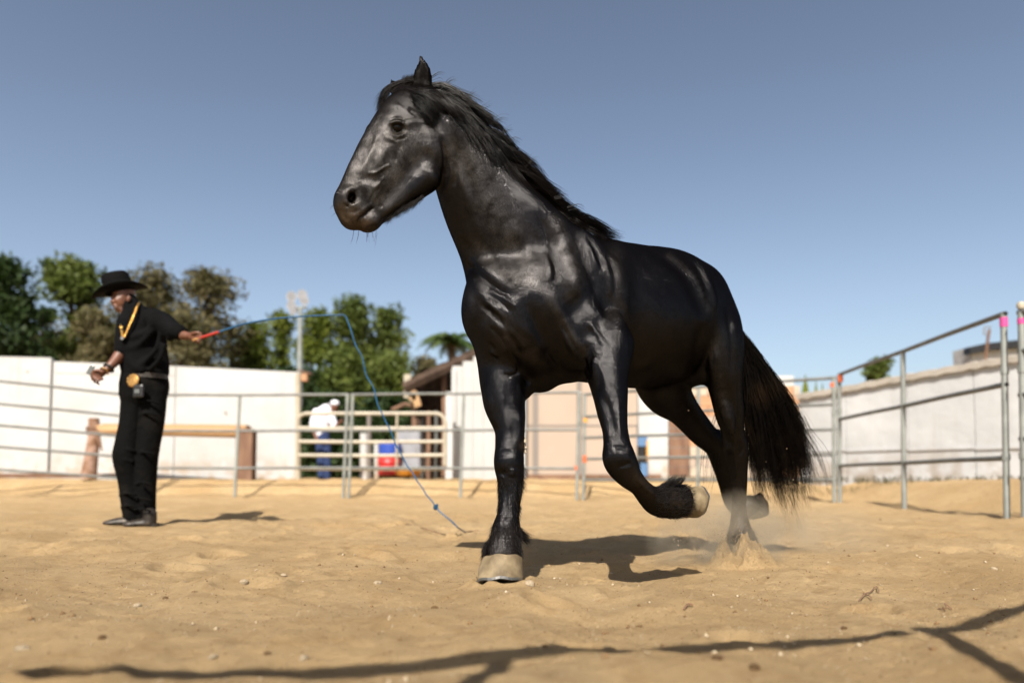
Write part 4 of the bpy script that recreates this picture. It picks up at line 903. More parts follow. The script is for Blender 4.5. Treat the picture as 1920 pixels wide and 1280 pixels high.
ph = np.linspace(0, 60, 90); A = A + np.stack([np.sin(ph) * .0022, 0 * ph, np.cos(ph) * .0022], 1)
mb = MB(); mb.tube(A, .0048, 6); mb.build('lash', M_WHIP, whip, smooth=True)
mb = MB(); k0 = P(817, 950, 4.72)
for q in range(3): mb.tube([k0 + np.array([math.cos(a) * .012, math.sin(a) * .010 * (1 if q else -1), (q - 1) * .008 + math.sin(a + q) * .008]) for a in np.linspace(0, 6.28, 10)], .006, 6, False)
mb.build('knot', M_WHIP, whip, smooth=True)
def on_g(px, py, lift=.004):
    # where the line of sight meets the ground
    d = (P(px, py, 1.0) - np.array([0, 0, CAMZ])); lo = .5; hi = 30
    for _ in range(50):
        m_ = (lo + hi) / 2; p = np.array([0, 0, CAMZ]) + d * m_
        if p[2] > gz(p[0], p[1]): lo = m_
        else: hi = m_
    p = np.array([0, 0, CAMZ]) + d * hi; p[2] = gz(p[0], p[1]) + lift; return p
e_ = on_g(872, 998); A = resample([tuple(k0), tuple(P(828, 962, 4.70)), tuple(P(845, 975, 4.68)), tuple(P(858, 988, 4.64)), tuple(e_)], 20)
mb = MB(); mb.tube(A, .005, 6); mb.build('popper', M_WHIP, whip, smooth=True)
A = resample([tuple(e_), tuple(on_g(885, 996)), tuple(on_g(898, 995))], 8); mb = MB(); mb.tube(A, .004, 5); mb.build('frayed_end', M_TIP, whip)
# ------------------------------------------------------------------ dust kicked up by the hind hoof
def blob_mesh(name, c, rad, mat_, seed, amp, n=40, parent=None):
    V = []; 
    for i in range(n):
        for j in range(n * 2):
            th = math.pi * i / (n - 1); ph = math.pi * j / n; d = np.array([math.sin(th) * math.cos(ph), math.sin(th) * math.sin(ph), math.cos(th)])
            V.append(d)
    V = np.array(V); k = np.zeros(len(V))
    for f, a in ((2.2, 1), (5, .5), (11, .3), (23, .18)):
        k += a * (vnoise(V[:, 0] * f + seed, V[:, 1] * f + V[:, 2] * f * 1.3 + seed * 3, seed))
    V = V * (1 + amp * k)[:, None] * np.array(rad) + np.array(c)
    idx = np.arange(n * n * 2).reshape(n, n * 2); F = np.stack([idx[:-1, :], idx[1:, :], np.roll(idx, -1, 1)[1:, :], np.roll(idx, -1, 1)[:-1, :]], -1).reshape(-1, 4)
    return np_mesh(name, V, F, mat_, parent)
heap = MB()
V = []; F = []
g = np.linspace(-1, 1, 70); HX, HY = np.meshgrid(g, g); r_ = np.hypot(HX, HY)
hc_ = P(1390, 1040, 3.08); hx_ = hc_[0] + HX * .22; hy_ = 3.08 + HY * .18
hz_ = (.072 * np.exp(-(r_ / .55) ** 4) * (1 + 1.5 * vnoise(hx_ * 22, hy_ * 22, 31) + .7 * vnoise(hx_ * 50, hy_ * 50, 32) + .6 * vnoise(hx_ * 110, hy_ * 110, 33)) + .012 * vnoise(hx_ * 60, hy_ * 60, 34)) * sstep(1.0, .75, r_) + ground_z(hx_, hy_) - .012 * sstep(.6, 1, r_) - .002
hi_ = np.arange(4900).reshape(70, 70)
heap = np_mesh('kicked_sand', np.stack([hx_, hy_, hz_], -1).reshape(-1, 3), np.stack([hi_[:-1, :-1], hi_[:-1, 1:], hi_[1:, 1:], hi_[1:, :-1]], -1).reshape(-1, 4), M_SAND)
tag(heap, 'burst of loose sand thrown up around the hind hoof', 'sand', kind='stuff')
# flying grains
mb = MB(); grr = random.Random(5)
for i in range(1100):
    a = grr.gauss(0, 1); b = abs(grr.gauss(0, 1)); k = grr.random()
    if k < .94: c = (hc_[0] - .06 + a * .10 - b * .05, 3.1 + grr.gauss(0, .10), .03 + b * .09)
    else: c = (hc_[0] - .35 + a * .42, 3.0 + grr.gauss(0, .25), .05 + b * .25)
    s_ = grr.uniform(.0009, .0024) * (1.5 if grr.random() < .08 else 1); mb.box(c, (s_, s_, s_), M=Matrix.Rotation(grr.random() * 3, 3, (grr.random(), grr.random(), 1)))
fl = mb.build('flying_sand_grains', mat('sand_grain', (.45, .32, .20), .9)); tag(fl, 'grains of sand flying around the horse\'s hind legs', 'sand', kind='stuff')
def dust_vol(name, dens, col, seed, sc_=6.0, lo=.42):
    m = bpy.data.materials.new(name); m.use_nodes = True; nt = m.node_tree; N = nt.nodes; L = nt.links
    N.remove(N['Principled BSDF']); v = N.new('ShaderNodeVolumePrincipled'); v.inputs['Color'].default_value = (*col, 1); v.inputs['Anisotropy'].default_value = .2
    tc = N.new('ShaderNodeTexCoord'); n = N.new('ShaderNodeTexNoise'); n.inputs['Scale'].default_value = sc_; n.inputs['Detail'].default_value = 4; n.inputs['Distortion'].default_value = .6
    L.new(tc.outputs['Object'], n.inputs[0])
    r = N.new('ShaderNodeMapRange'); r.inputs['From Min'].default_value = lo; r.inputs['From Max'].default_value = .75; r.inputs['To Max'].default_value = dens; L.new(n.outputs[0], r.inputs[0])
    # thin towards the edge of the cloud (generated coordinates of its box)
    vm = N.new('ShaderNodeVectorMath'); vm.operation = 'DISTANCE'; vm.inputs[1].default_value = (.5, .5, .5); L.new(tc.outputs['Generated'], vm.inputs[0])
    r2 = N.new('ShaderNodeMapRange'); r2.inputs['From Min'].default_value = .5; r2.inputs['From Max'].default_value = .05; L.new(vm.outputs['Value'], r2.inputs[0])
    mu = N.new('ShaderNodeMath'); mu.operation = 'MULTIPLY'; L.new(r.outputs[0], mu.inputs[0]); L.new(r2.outputs[0], mu.inputs[1])
    L.new(mu.outputs[0], v.inputs['Density']); L.new(v.outputs[0], N['Material Output'].inputs['Volume']); return m
d1 = blob_mesh('dust_cloud', P(1345, 1002, 3.12), (.32, .22, .21), dust_vol('dust_dense', 15, (.95, .80, .58), 1, 7, .40), 4, .25, 24)
tag(d1, 'puff of tan dust rising in front of the planted hind leg', 'dust', 'dust raised by the hind hooves', kind='stuff')
d2 = blob_mesh('dust_cloud', P(1500, 1000, 3.55), (.52, .30, .17), dust_vol('dust_thin', 3.2, (.95, .82, .62), 2, 4, .38), 7, .2, 24)
tag(d2, 'thin haze of dust drifting behind the horse under its tail', 'dust', 'dust raised by the hind hooves', kind='stuff')
# ------------------------------------------------------------------ stones, clods, twigs on the sand
def stone_mesh(name, seed, flat=.85):
    bm = bmesh.new(); bmesh.ops.create_icosphere(bm, subdivisions=2, radius=1); r2 = random.Random(seed)
    d = [Vector((r2.gauss(0, 1), r2.gauss(0, 1), r2.gauss(0, 1))).normalized() for _ in range(7)]
    for v in bm.verts:
        k = min(1.0, min((1 / max(v.co.dot(q), .01)) * .72 for q in d)); v.co *= k * (1 + .12 * r2.random()); v.co.z *= flat
    me = bpy.data.meshes.new(name); bm.to_mesh(me); bm.free(); return me
ST = [stone_mesh('pebble', i) for i in range(5)]
def stone(px, py, r, label, m, name='pebble', grp='larger stones on the sand'):
    p = on_g(px, py, 0); me = ST[int(px) % 5].copy(); o = link(name, me, m); o.location = p; r *= (.62 if name == 'clod' else .9); o.scale = (r * 1.25, r, r * .9); o.rotation_euler.z = px
    tag(o, label, name, grp)
for a in ((458, 1092, .016, 'round pale stone right of centre in the left foreground sand'), (531, 1078, .013, 'small pale stone farther right in the left foreground sand'),
          (708, 1094, .015, 'pale stone lying a little left of the planted front hoof'), (992, 1094, .017, 'whitish stone beside the right edge of the planted front hoof'),
          (258, 1136, .012, 'pale pebble in the sand below the standing man'), (41, 1216, .014, 'pale stone in the lower left corner of the sand'),
          (1863, 1067, .014, 'pale stone near the right edge below the fence'), (400, 1232, .010, 'pale pebble just above the bottom left shadow'),
          (570, 1234, .011, 'pale pebble above the bottom edge beside the small shadow'), (1146, 1074, .009, 'white pebble in front of the horse\'s shadow')): stone(*a, M_PEB)
for a in ((668, 1062, .012, 'dark clod left of the front hoof by the shadow tip'), (814, 1140, .015, 'dark brown clod below and left of the front hoof'), (310, 1122, .014, 'brown clod in the left foreground'),
          (192, 1195, .013, 'dark clod in the lower left sand'), (1345, 1235, .017, 'flat brown clod at the bottom beyond the long shadow line'), (1415, 1252, .018, 'brown clod lowest in the right foreground'),
          (1020, 1212, .010, 'small clod just above the long shadow line'), (1583, 1178, .012, 'brown clod beside the dark shadow in the right foreground'), (502, 1226, .013, 'brown clod at the bottom left of centre'),
          (1440, 1083, .009, 'small dark clod in front of the hind hoof'), (1650, 975, .020, 'dark clod under the right fence panel')): stone(*a, M_CLOD, 'clod', 'brown clods on the sand')
# countless small gravel
gr = np.random.default_rng(21); n = 9000
yy = 1.0 + gr.gamma(2.0, 1.25, n); xx = (gr.uniform(-.85, .85, n)) * yy; rr = gr.uniform(.0010, .0034, n) * (1 + (gr.random(n) < .04) * 1.6); zz = ground_z(xx, yy)
base = np.array([(1, 0, 0), (-1, 0, 0), (0, 1, 0), (0, -1, 0), (0, 0, .8), (0, 0, -.8)], float); tri = np.array([(0, 2, 4), (2, 1, 4), (1, 3, 4), (3, 0, 4), (2, 0, 5), (1, 2, 5), (3, 1, 5), (0, 3, 5)])
Vg = base[None] * (rr[:, None, None] * gr.uniform(.6, 1.3, (n, 6, 1))); an = gr.uniform(0, 6.28, n); ca, sa = np.cos(an)[:, None], np.sin(an)[:, None]
Vg = np.stack([Vg[..., 0] * ca - Vg[..., 1] * sa, Vg[..., 0] * sa + Vg[..., 1] * ca, Vg[..., 2]], -1) + np.stack([xx, yy, zz + rr * .2], -1)[:, None]
Fg = (np.arange(n)[:, None, None] * 6 + tri[None])
for nm, sel, m_, lb in (('gravel', slice(0, None, 2), M_PEB, 'fine pale gravel strewn over the sand'), ('soil_crumbs', slice(1, None, 2), M_CLOD, 'fine brown crumbs of soil and dung strewn over the sand')):
    v = Vg[sel].reshape(-1, 3); k = len(v) // 6; o = np_mesh(nm, v, (np.arange(k)[:, None, None] * 6 + tri[None]).reshape(-1, 3), m_, smooth=False); tag(o, lb, 'gravel', kind='stuff')
def twig(pts, r, lb, nm='twig'):
    mb = MB(); mb.tube(resample([tuple(on_g(x, y, l)) for x, y, l in pts], 10), r, 5); o = mb.build(nm, M_TIP); tag(o, lb, nm, 'twigs on the sand')
twig([(1610, 1128, .003), (1622, 1119, .012), (1632, 1113, .006), (1643, 1103, .010), (1648, 1112, .004)], .002, 'curled dry twig in the right foreground sand')
twig([(1618, 1115, .006), (1630, 1122, .010), (1634, 1126, .004)], .0018, 'short dry stalk crossing the curled twig')
twig([(762, 982, .003), (790, 990, .006), (830, 1002, .003)], .004, 'long thin twig left of the horse\'s shadow')
twig([(1282, 1145, .004), (1290, 1138, .010), (1300, 1139, .008)], .003, 'small bent twig below the horse\'s belly shadow')
twig([(1760, 1142, .003), (1775, 1150, .014), (1772, 1140, .015), (1785, 1144, .004)], .002, 'dry weed stalk near the right edge of the sand')
# ------------------------------------------------------------------ corral fence panels
def foot(px, py):
    return on_g(px, py, 0)
def panel(name, label, A, B, rails, group='steel corral fence panels', mid=True, r=.0245, lean=.035, ends=(True, True), zt=None, r_post=.028, tape=None, nosag=True):
    """A, B ground points; rails: heights at A and B; posts lean slightly"""
    A = np.array(A, float); B = np.array(B, float); root = empty(name, (A + B) / 2); tag(root, label, 'fence panel', group)
    def pt(t, h): b = A + (B - A) * t; return np.array([b[0] + lean * h, b[1], (A[2] + (B[2] - A[2]) * t) + h])
    top = [max(r_[0] for r_ in rails), max(r_[1] for r_ in rails)]
    for ha_, hb_ in rails:
        mb = MB(); mb.tube([pt(0, ha_), pt(.25, ha_ * .75 + hb_ * .25 + .004), pt(.5, (ha_ + hb_) / 2 - .003), pt(.75, ha_ * .25 + hb_ * .75 + .003), pt(1, hb_)], r, 10); mb.build('rail', M_GALV, root, smooth=True)
    ps = []
    for t, on in ((0, ends[0]), (mid if mid is not True else .5, mid), (1, ends[1])):
        if not on: continue
        h = top[0] + (top[1] - top[0]) * t; mb = MB(); q = (.008 if t == 0 else (-.008 if t == 1 else 0)) * (0 if label.startswith('three-rail steel panel on the right') else 1)
        tq = t + q; base_ = pt(tq, 0); base_[2] = gz(base_[0], base_[1]) - .02
        mb.tube([base_, pt(tq, h * .5), pt(tq, h - (.0 if t != .5 else .02))], r_post, 10); p_ = mb.build('post', M_GALV2, root, smooth=True)
        if t != .5:
            for hh in (h * .30, h * .72):
                m2 = MB(); a_ = pt(tq, hh); m2.tube([a_ - np.array([0, 0, .03]), a_ + np.array([0, 0, .03])], r_post * 1.25, 8); m2.build('clamp', M_GALV2, root, smooth=True)
        ps.append((t, p_))
    return root, pt
def tape(pt, t, h, m, name='tape', L_=.10, parent=None, r=.035):
    mb = MB(); c = pt(t, h); mb.tube([c - np.array([0, 0, L_ / 2]), c + np.array([0, 0, L_ / 2])], r, 10); return mb.build(name, m, parent, smooth=True)
R3 = [(1.84, 1.84), (1.20, 1.20), (.54, .54)]
R5 = [(1.80, 1.80), (1.42, 1.42), (1.06, 1.06), (.70, .70), (.34, .34)]
gC = np.array([4.40, 6.35, gz(4.40, 6.35)]); gA = np.array([4.64, 10.1, gz(4.64, 10.1)]); gJ = np.array([1.13, 12.1, 0.]); gJ2 = np.array([-2.92, 12.6, 0.]); gK = np.array([-6.85, 12.6, 0.]); gL = np.array([-10.9, 11.0, 0.])
gA2 = gA + np.array([-.03, .03, 0]); gC2 = np.array([4.385, 6.14, 0.]); gD = np.array([4.86, 2.55, 0.])
for q in (gA, gJ, gJ2, gK, gL, gA2, gC2, gD): q[2] = gz(q[0], q[1])
p1, f1 = panel('fence_panel', 'three-rail steel panel on the right running from the pink tape to the orange tape', gC, gA, R3, lean=.02)
tape(f1, .0, 1.765, M_PINK, parent=p1, r=.033, L_=.085); tape(f1, .988, 1.78, M_ORANGE, parent=p1)
for hh in (1.84, 1.20, .54):   # solid dark discs painting the shade inside the pipe ends
    c = f1(0, hh); mb = MB(); mb.tube([c + np.array([0, -.02, 0]), c + np.array([0, -.0305, 0])], .019, 12); mb.build('pipe_end_shade', M_DARK, p1)
p2, f2 = panel('fence_panel', 'five-rail steel panel right of the horse\'s tail behind the orange tape', gJ + np.array([.05, 0, 0]), gA2, R5, lean=.02)
tape(f2, .988, 1.70, M_ORANGE, parent=p2, L_=.06); tape(f2, .012, 1.36, M_YEL, parent=p2, L_=.07); tape(f2, .012, .70, M_ORANGE, parent=p2, L_=.12)
p3, f3 = panel('fence_panel', 'three-rail steel panel seen between the horse\'s front legs and the gate', gJ2, gJ, R3, lean=.03)
tape(f3, .988, .55, M_ORANGE, parent=p3, L_=.07)
p4, f4 = panel('fence_panel', 'three-rail steel panel in front of the white wall right of the man', gK, gJ2 + np.array([-.03, 0, 0]), R3, lean=.03)
p5, f5 = panel('fence_panel', 'five-rail steel panel at the left edge of the picture', gL, gK + np.array([-.03, 0, 0]), [(1.84, 1.84), (1.46, 1.46), (1.10, 1.10), (.74, .74), (.36, .36)], lean=.03)
p6, f6 = panel('fence_panel', 'nearest steel panel cut off by the right edge of the picture', gD, gC2, [(1.76, 1.78), (1.42, 1.44), (1.05, 1.06), (.67, .68), (.34, .34)], lean=.02, r_post=.03)
tape(f6, .992, 1.70, M_PINK, parent=p6, L_=.05, r=.033)
mb = MB(); c = f6(.992, 1.83); mb.lathe(c, [(.001, -.03), (.03, -.02), (.038, .01), (.03, .035), (.001, .045)], 10); mb.build('pin_head', M_BEIGE, p6, smooth=True)
# panels behind the photographer whose rails cast the shadows in the foreground
q0 = np.array([-2.95, -.88, 0.]); q1 = np.array([.60, -.13, 0.]); q2 = np.array([3.45, 2.05, 0.])
for q in (q0, q1, q2): q[2] = gz(q[0], q[1])
p7, f7 = panel('fence_panel', 'steel panel behind the camera that throws the rail shadow over the foreground', q0, q1, [(1.82, 1.82), (1.22, 1.22), (.55, .55)], lean=.0, mid=.74, r=.026, r_post=.026, ends=(True, False))
p8, f8 = panel('fence_panel', 'steel panel behind the camera on the right throwing the forked shadow', q1 + np.array([.05, .03, 0]), q2, [(1.80, 1.80), (1.20, 1.20), (.55, .55)], lean=.0, r=.025, r_post=.028)
# ------------------------------------------------------------------ walls and sheds
def wall_seg(mb, a, b, za, zb, zb0=-.05, th=.15, base_a=None, base_b=None):
    a = np.array(a, float); b = np.array(b, float); d = unit([b[0] - a[0], b[1] - a[1], 0]); n = np.array([-d[1], d[0], 0]) * th
    if n[1] < 0: n = -n
    A0 = np.array([a[0], a[1], zb0]); B0 = np.array([b[0], b[1], zb0]); A1 = np.array([a[0], a[1], za]); B1 = np.array([b[0], b[1], zb])
    mb.add([A0, B0, B1, A1, A0 + n, B0 + n, B1 + n, A1 + n], [(0, 1, 2, 3), (5, 4, 7, 6), (3, 2, 6, 7), (1, 0, 4, 5), (0, 3, 7, 4), (1, 5, 6, 2)])
wl_root = empty('white_wall', P(300, 893, 15.0)); tag(wl_root, 'long white plank wall behind the man, higher at its left end', 'wall')
def WP(px, py):   # point on the plane of the left wall
    Y = 14.1 + 1.9 * (px + 400) / 960; return P(px, py, Y)
segs = [(-900, -410, 655, 657), (-404, 96, 658, 670.5), (99, 328, 677, 686), (329.5, 558, 686, 697)]
for i, (x0, x1, t0, t1) in enumerate(segs):
    mb = MB(); a = WP(x0, t0); b = WP(x1, t1)
    if i >= 2: a[1] += .03; b[1] += .03
    wall_seg(mb, a, b, a[2], b[2]); mb.build('wall_panel', M_WHITE, wl_root)
# small marks: screw plate, stain line
for x, y in ((52, 697), (423, 773)):
    c = WP(x, y); mb = MB(); mb.lathe(c + np.array([0, -.004, 0]), [(.001, 0), (.022, .001), (.001, .012)], 8, axis=(0, -1, 0)); mb.build('rusty_bolt', M_BROWNW, wl_root)
for i in range(2): # faint top board line
    a = WP(100 + i * 2, 693 + i); b = WP(228, 694); 
mb = MB(); a = WP(100, 692); b = WP(327, 699); mb.box(((a[0] + b[0]) / 2, (a[1] + b[1]) / 2 + .025, a[2] - .06), (abs(b[0] - a[0]), .012, .02), rz=math.atan2(b[1] - a[1], b[0] - a[0])); mb.build('batten', M_WHITE, wl_root)
sl = MB(); a = P(-60, 889, 13.9); b = P(232, 890, 14.6); d = b - a; sl.box(((a + b) / 2) + np.array([0, 0, -.02]), (np.linalg.norm(d), .12, .09), rz=math.atan2(d[1], d[0])); sl = sl.build('timber_sleeper', M_BROWNW, bevel=.01)
tag(sl, 'brown timber sleeper lying along the foot of the white wall at left', 'sleeper')
# wooden hitching beam on two posts
bm_root = empty('hitching_beam', P(320, 895, 14.2)); tag(bm_root, 'old wooden beam on a log post and a thick brown post before the white wall', 'hitching beam')
a = P(183, 806, 14.0); b = P(462, 812, 14.35); mb = MB(); mb.tube([a, (a + b) / 2 + np.array([0, 0, .01]), b], [.11, .105, .10], 10); mb.build('beam', M_WOOD, bm_root, smooth=True)
a2 = P(200, 798, 14.3); b2 = P(466, 801, 14.6); mb = MB(); d = b2 - a2; mb.box((a2 + b2) / 2, (np.linalg.norm(d), .42, .07), rz=math.atan2(d[1], d[0])); mb.build('shelf_board', M_WOOD, bm_root)
mb = MB(); c = P(176, 840, 14.0); mb.tube([P(166, 897, 14.0), P(172, 850, 14.0), P(177, 815, 14.0), P(176, 784, 14.0)], [.15, .12, .115, .10], 10); mb.build('log_post', M_BARK, bm_root, smooth=True)
for k in range(3):
    c = P(177, 802 + k * 4, 14.0); mb = MB(); mb.tube([c + np.array([math.cos(x) * .13, math.sin(x) * .13, .01 * math.sin(x * 2)]) for x in np.linspace(0, 6.28, 13)], .022, 6, False); mb.build('rope_turn', M_BROWNW, bm_root, smooth=True)
mb = MB(); mb.tube([P(180, 805, 13.85), P(186, 825, 13.85), P(191, 845, 13.85)], [.03, .035, .015], 6); mb.build('rope_end', M_BROWNW, bm_root)
mb = MB(); c = P(461, 856, 14.3); mb.box((c[0], c[1], c[2] - .02), (.34, .26, 1.16)); mb.build('square_post', M_BROWNW, bm_root, bevel=.012)
# gate
GY_ = 14.2
gate = empty('farm_gate', P(695, 903, GY_)); tag(gate, 'beige five-bar pipe gate with rounded corners between white wall and white shed', 'gate')
zt_, zb_ = P(0, 775, GY_)[2], P(0, 905, GY_)[2]; xl, xr = P(557, 840, GY_)[0], P(834, 840, GY_)[0]
cr = .18; A = [(xl, GY_, zb_ + .35), (xl, GY_, zt_ - cr)] + [(xl + cr - cr * math.cos(t), GY_, zt_ - cr + cr * math.sin(t)) for t in np.linspace(.2, 1.57, 5)] + [(xr - cr + cr * math.sin(t), GY_, zt_ - cr + cr * math.cos(t)) for t in np.linspace(0, 1.37, 5)] + [(xr, GY_, zt_ - cr), (xr, GY_, zb_ + .35)]
mb = MB(); mb.tube(A, .038, 8); mb.build('gate_frame', M_BEIGE, gate, smooth=True)
for yy_ in (802, 827.5, 853, 878):
    z_ = P(0, yy_, GY_)[2]; mb = MB(); mb.tube([(xl + .03, GY_, z_), ((xl + xr) / 2, GY_, z_ - .01), (xr - .03, GY_, z_)], .035, 8); mb.build('gate_bar', M_BEIGE, gate, smooth=True)
for x_ in (xl + 2.0,): mb = MB(); mb.tube([(x_, GY_ - .05, zt_ - .02), (x_, GY_ - .05, P(0, 878, GY_)[2])], .022, 6); mb.build('gate_brace', M_BEIGE, gate)
def post(px, ptop, pbase, Y, r, m, label, name='gate_post', cat='post', n=10, sq=False, grp=None):
    a = P(px, pbase, Y); b = P(px, ptop, Y); mb = MB()
    a[2] = min(a[2], gz(a[0], a[1])) - .03
    if sq: mb.box((a[0], a[1], (a[2] + b[2]) / 2), (r * 2, r * 2, b[2] - a[2]))
    else: mb.tube([a, (a + b) / 2, b], r, n)
    o = mb.build(name, m, None, smooth=not sq, bevel=.01 if sq else 0); tag(o, label, cat, grp); return o
post(559, 700, 905, 14.5, .055, M_BEIGE, 'rusty beige pipe post at the left end of the gate')
post(842, 735, 903, 14.3, .07, M_CORR, 'white square post at the right end of the gate', sq=True)
# things in the yard behind the gate
post(683, 812, 893, 16.5, .10, M_WHITE, 'thick white post behind the gate left of the drums', 'yard_post')
post(706, 826, 893, 16.8, .06, M_WHITE, 'thin white post next to the drums', 'yard_post')
post(692, 775, 890, 19.5, .06, M_FRAME, 'dark pole in the shade behind the gate', 'yard_post')
def drum(px, y0, y1, Y, r, m, label, nm, cat):
    a = P(px, y1, Y); b = P(px, y0, Y); h = b[2] - a[2]; mb = MB(); mb.lathe(a, [(r * .96, 0), (r, .02), (r, h * .3), (r * 1.04, h * .33), (r, h * .36), (r, h * .64), (r * 1.04, h * .67), (r, h * .7), (r, h - .03), (r * .98, h), (r * .9, h - .015)], 20)
    o = mb.build(nm, m, None, smooth=True); tag(o, label, cat); return o
drum(729, 855, 891, 15.6, .24, M_REDP, 'red plastic drum standing behind the gate', 'drum', 'drum'); drum(731, 831, 854.5, 15.6, .25, M_BLUE, 'blue plastic drum on top of the red one', 'drum', 'drum')
c = P(769, 842, 16.0); cb = empty('metal_cabinet', (c[0], c[1], .3)); tag(cb, 'grey metal cabinet behind the gate right of the drums', 'cabinet')
mb = MB(); mb.box((c[0], c[1], c[2]), (.52, .5, .92)); mb.build('carcass', M_CABIN, cb, bevel=.01); mb = MB(); mb.box((c[0], c[1] - .262, c[2]), (.48, .02, .86)); dr_ = mb.build('door', M_CABIN, cb, bevel=.005)
mb = MB(); mb.box((c[0] + .18, c[1] - .28, c[2]), (.02, .02, .14)); mb.build('handle', M_STEEL, dr_)
c = P(765, 886, 15.2); mb = MB(); mb.lathe((c[0], c[1], c[2] - .07), [(.16, 0), (.24, .02), (.29, .11), (.27, .12), (.22, .03), (.01, .02)], 18); o = mb.build('feed_tub', M_ORP, smooth=True); tag(o, 'shallow orange tub on the ground behind the gate', 'tub')
post(750, 815, 893, 15.9, .035, M_WOOD, 'pale wooden stake between drums and cabinet', 'yard_post', sq=True); post(803, 770, 893, 15.8, .04, M_BROWNW, 'brown wooden post right of the cabinet', 'yard_post', sq=True)
post(793, 770, 893, 17.5, .04, M_GALV, 'grey pipe post in the dark shed', 'yard_post'); post(818, 770, 893, 16.6, .04, M_GALV, 'grey pipe post at the shed corner', 'yard_post')
# dark open shed with a sloping corrugated roof
sh = empty('open_shed', P(840, 893, 18.5)); tag(sh, 'dark open shed with brown sloping tin roof behind the gate', 'shed')
def slab(pts, th, m, name, parent):
    n_ = unit(np.cross(pts[1] - pts[0], pts[2] - pts[0])); n_ = n_ if n_[2] > 0 else -n_; V = list(pts) + [p - n_ * th for p in pts]; k = len(pts)
    mb = MB(); mb.add(V, [tuple(range(k)), tuple(range(k, 2 * k))[::-1]] + [(i, (i + 1) % k, k + (i + 1) % k, k + i) for i in range(k)]); return mb.build(name, m, parent)
rA, rB, rC, rD = P(758, 714, 16.2), P(905, 646, 16.2), P(915, 668, 20.5), P(785, 716, 20.5)
for i in range(12):
    u0, u1 = i / 12, (i + .96) / 12; p0 = rA + (rB - rA) * u0; p1_ = rA + (rB - rA) * u1; p2_ = rD + (rC - rD) * u1; p3_ = rD + (rC - rD) * u0; zz_ = np.array([0, 0, .02 * (i % 2)])
    slab([p0 + zz_, p1_ + zz_, p2_ + zz_, p3_ + zz_], .03, M_ROOF, 'roof_sheet', sh)
mb = MB(); mb.tube([rA - [0, 0, .16], rB - [0, 0, .16]], .13, 6); mb.build('roof_beam', M_ROOF, sh)
mb = MB(); a = P(772, 722, 18.5); b = P(905, 668, 18.5); wall_seg(mb, a, b, a[2], b[2]); mb.build('back_wall', M_ROOF, sh)
mb = MB(); a = P(774, 722, 16.6); mb.box((a[0] + .02, 17.55, 2.2), (.05, 1.9, .75)); mb.build('side_board', M_ROOF, sh)
for px in (776, 832): mb = MB(); a = P(px, 893, 16.6); b = P(px, 712 if px < 800 else 690, 16.6); mb.box((a[0], a[1], (a[2] + b[2]) / 2), (.10, .10, b[2] - a[2])); mb.build('shed_post', M_BROWNW, sh)
# pale stacked boards leaning at the roof end
lb = empty('board_stack', P(768, 760, 16.2)); tag(lb, 'pale boards propped under the low end of the shed roof', 'boards')
for i, (x, y0, y1) in enumerate(((760, 702, 745), (768, 716, 750), (776, 735, 762))):
    a = P(x, y0, 16.2); b = P(x + 8, y1, 16.2); mb = MB(); mb.box((a + b) / 2, (.16, .05, float(np.linalg.norm(a - b))), M=Matrix.Rotation(-.15 * i, 3, 'Y')); mb.build('board', M_WOOD if i else M_BEIGE, lb)
mb = MB(); mb.tube([P(735, 768, 16.8), P(760, 757, 16.8), P(778, 762, 16.8)], .05, 6); mb.build('board', M_BROWNW, lb)
# orange box hung at the end of the white wall
c = P(569, 708, 15.4); o = MB(); o.box(c, (.20, .16, .16)); o = o.build('wall_box', M_TERRA, bevel=.01); tag(o, 'small orange box under a tilted board at the end of the white wall', 'box')
c = P(573, 698, 15.4); o = MB(); o.box(c, (.28, .2, .03), M=Matrix.Rotation(.25, 3, 'Y')); o = o.build('wall_board', M_BROWNW); tag(o, 'tilted brown board on top of the orange box', 'board')
# white corrugated shed
ws = empty('white_shed', P(890, 893, 15.2)); tag(ws, 'white shed of upright corrugated sheets just left of the front leg', 'shed')
xs0, xs1 = P(848, 800, 15.0)[0], P(985, 800, 15.0)[0]; n_s = 7
for i in range(n_s):
    a = xs0 + (xs1 - xs0) * i / n_s; b = xs0 + (xs1 - xs0) * (i + 1) / n_s; V = []; F = []; m_ = 9; ztop = P(0, 686 - 18 * min(1, i / 2), 15.0)[2]
    for j in range(m_):
        x = a + (b - a) * j / (m_ - 1) - (.004 if j == m_ - 1 else 0); y = 15.0 - .018 * (j % 2); V += [(x, y, .0), (x, y, ztop), (x, y + .03, .0), (x, y + .03, ztop)]
    for j in range(m_ - 1): k = 4 * j; F += [(k, k + 4, k + 5, k + 1), (k + 2, k + 3, k + 7, k + 6), (k + 1, k + 5, k + 7, k + 3)]
    mb = MB(); mb.add(V, F); mb.build('sheet', M_CORR, ws)
mb = MB(); mb.box(((xs0 + xs1) / 2, 16.6, 1.2), (xs1 - xs0 - .1, 3.0, 2.75)); mb.build('shed_body', M_CORR, ws)
mb = MB(); a = P(853, 690, 14.95); mb.box((a[0] - .02, 14.96, 1.35), (.09, .09, 2.6)); mb.build('corner_post', M_WHITE, ws)
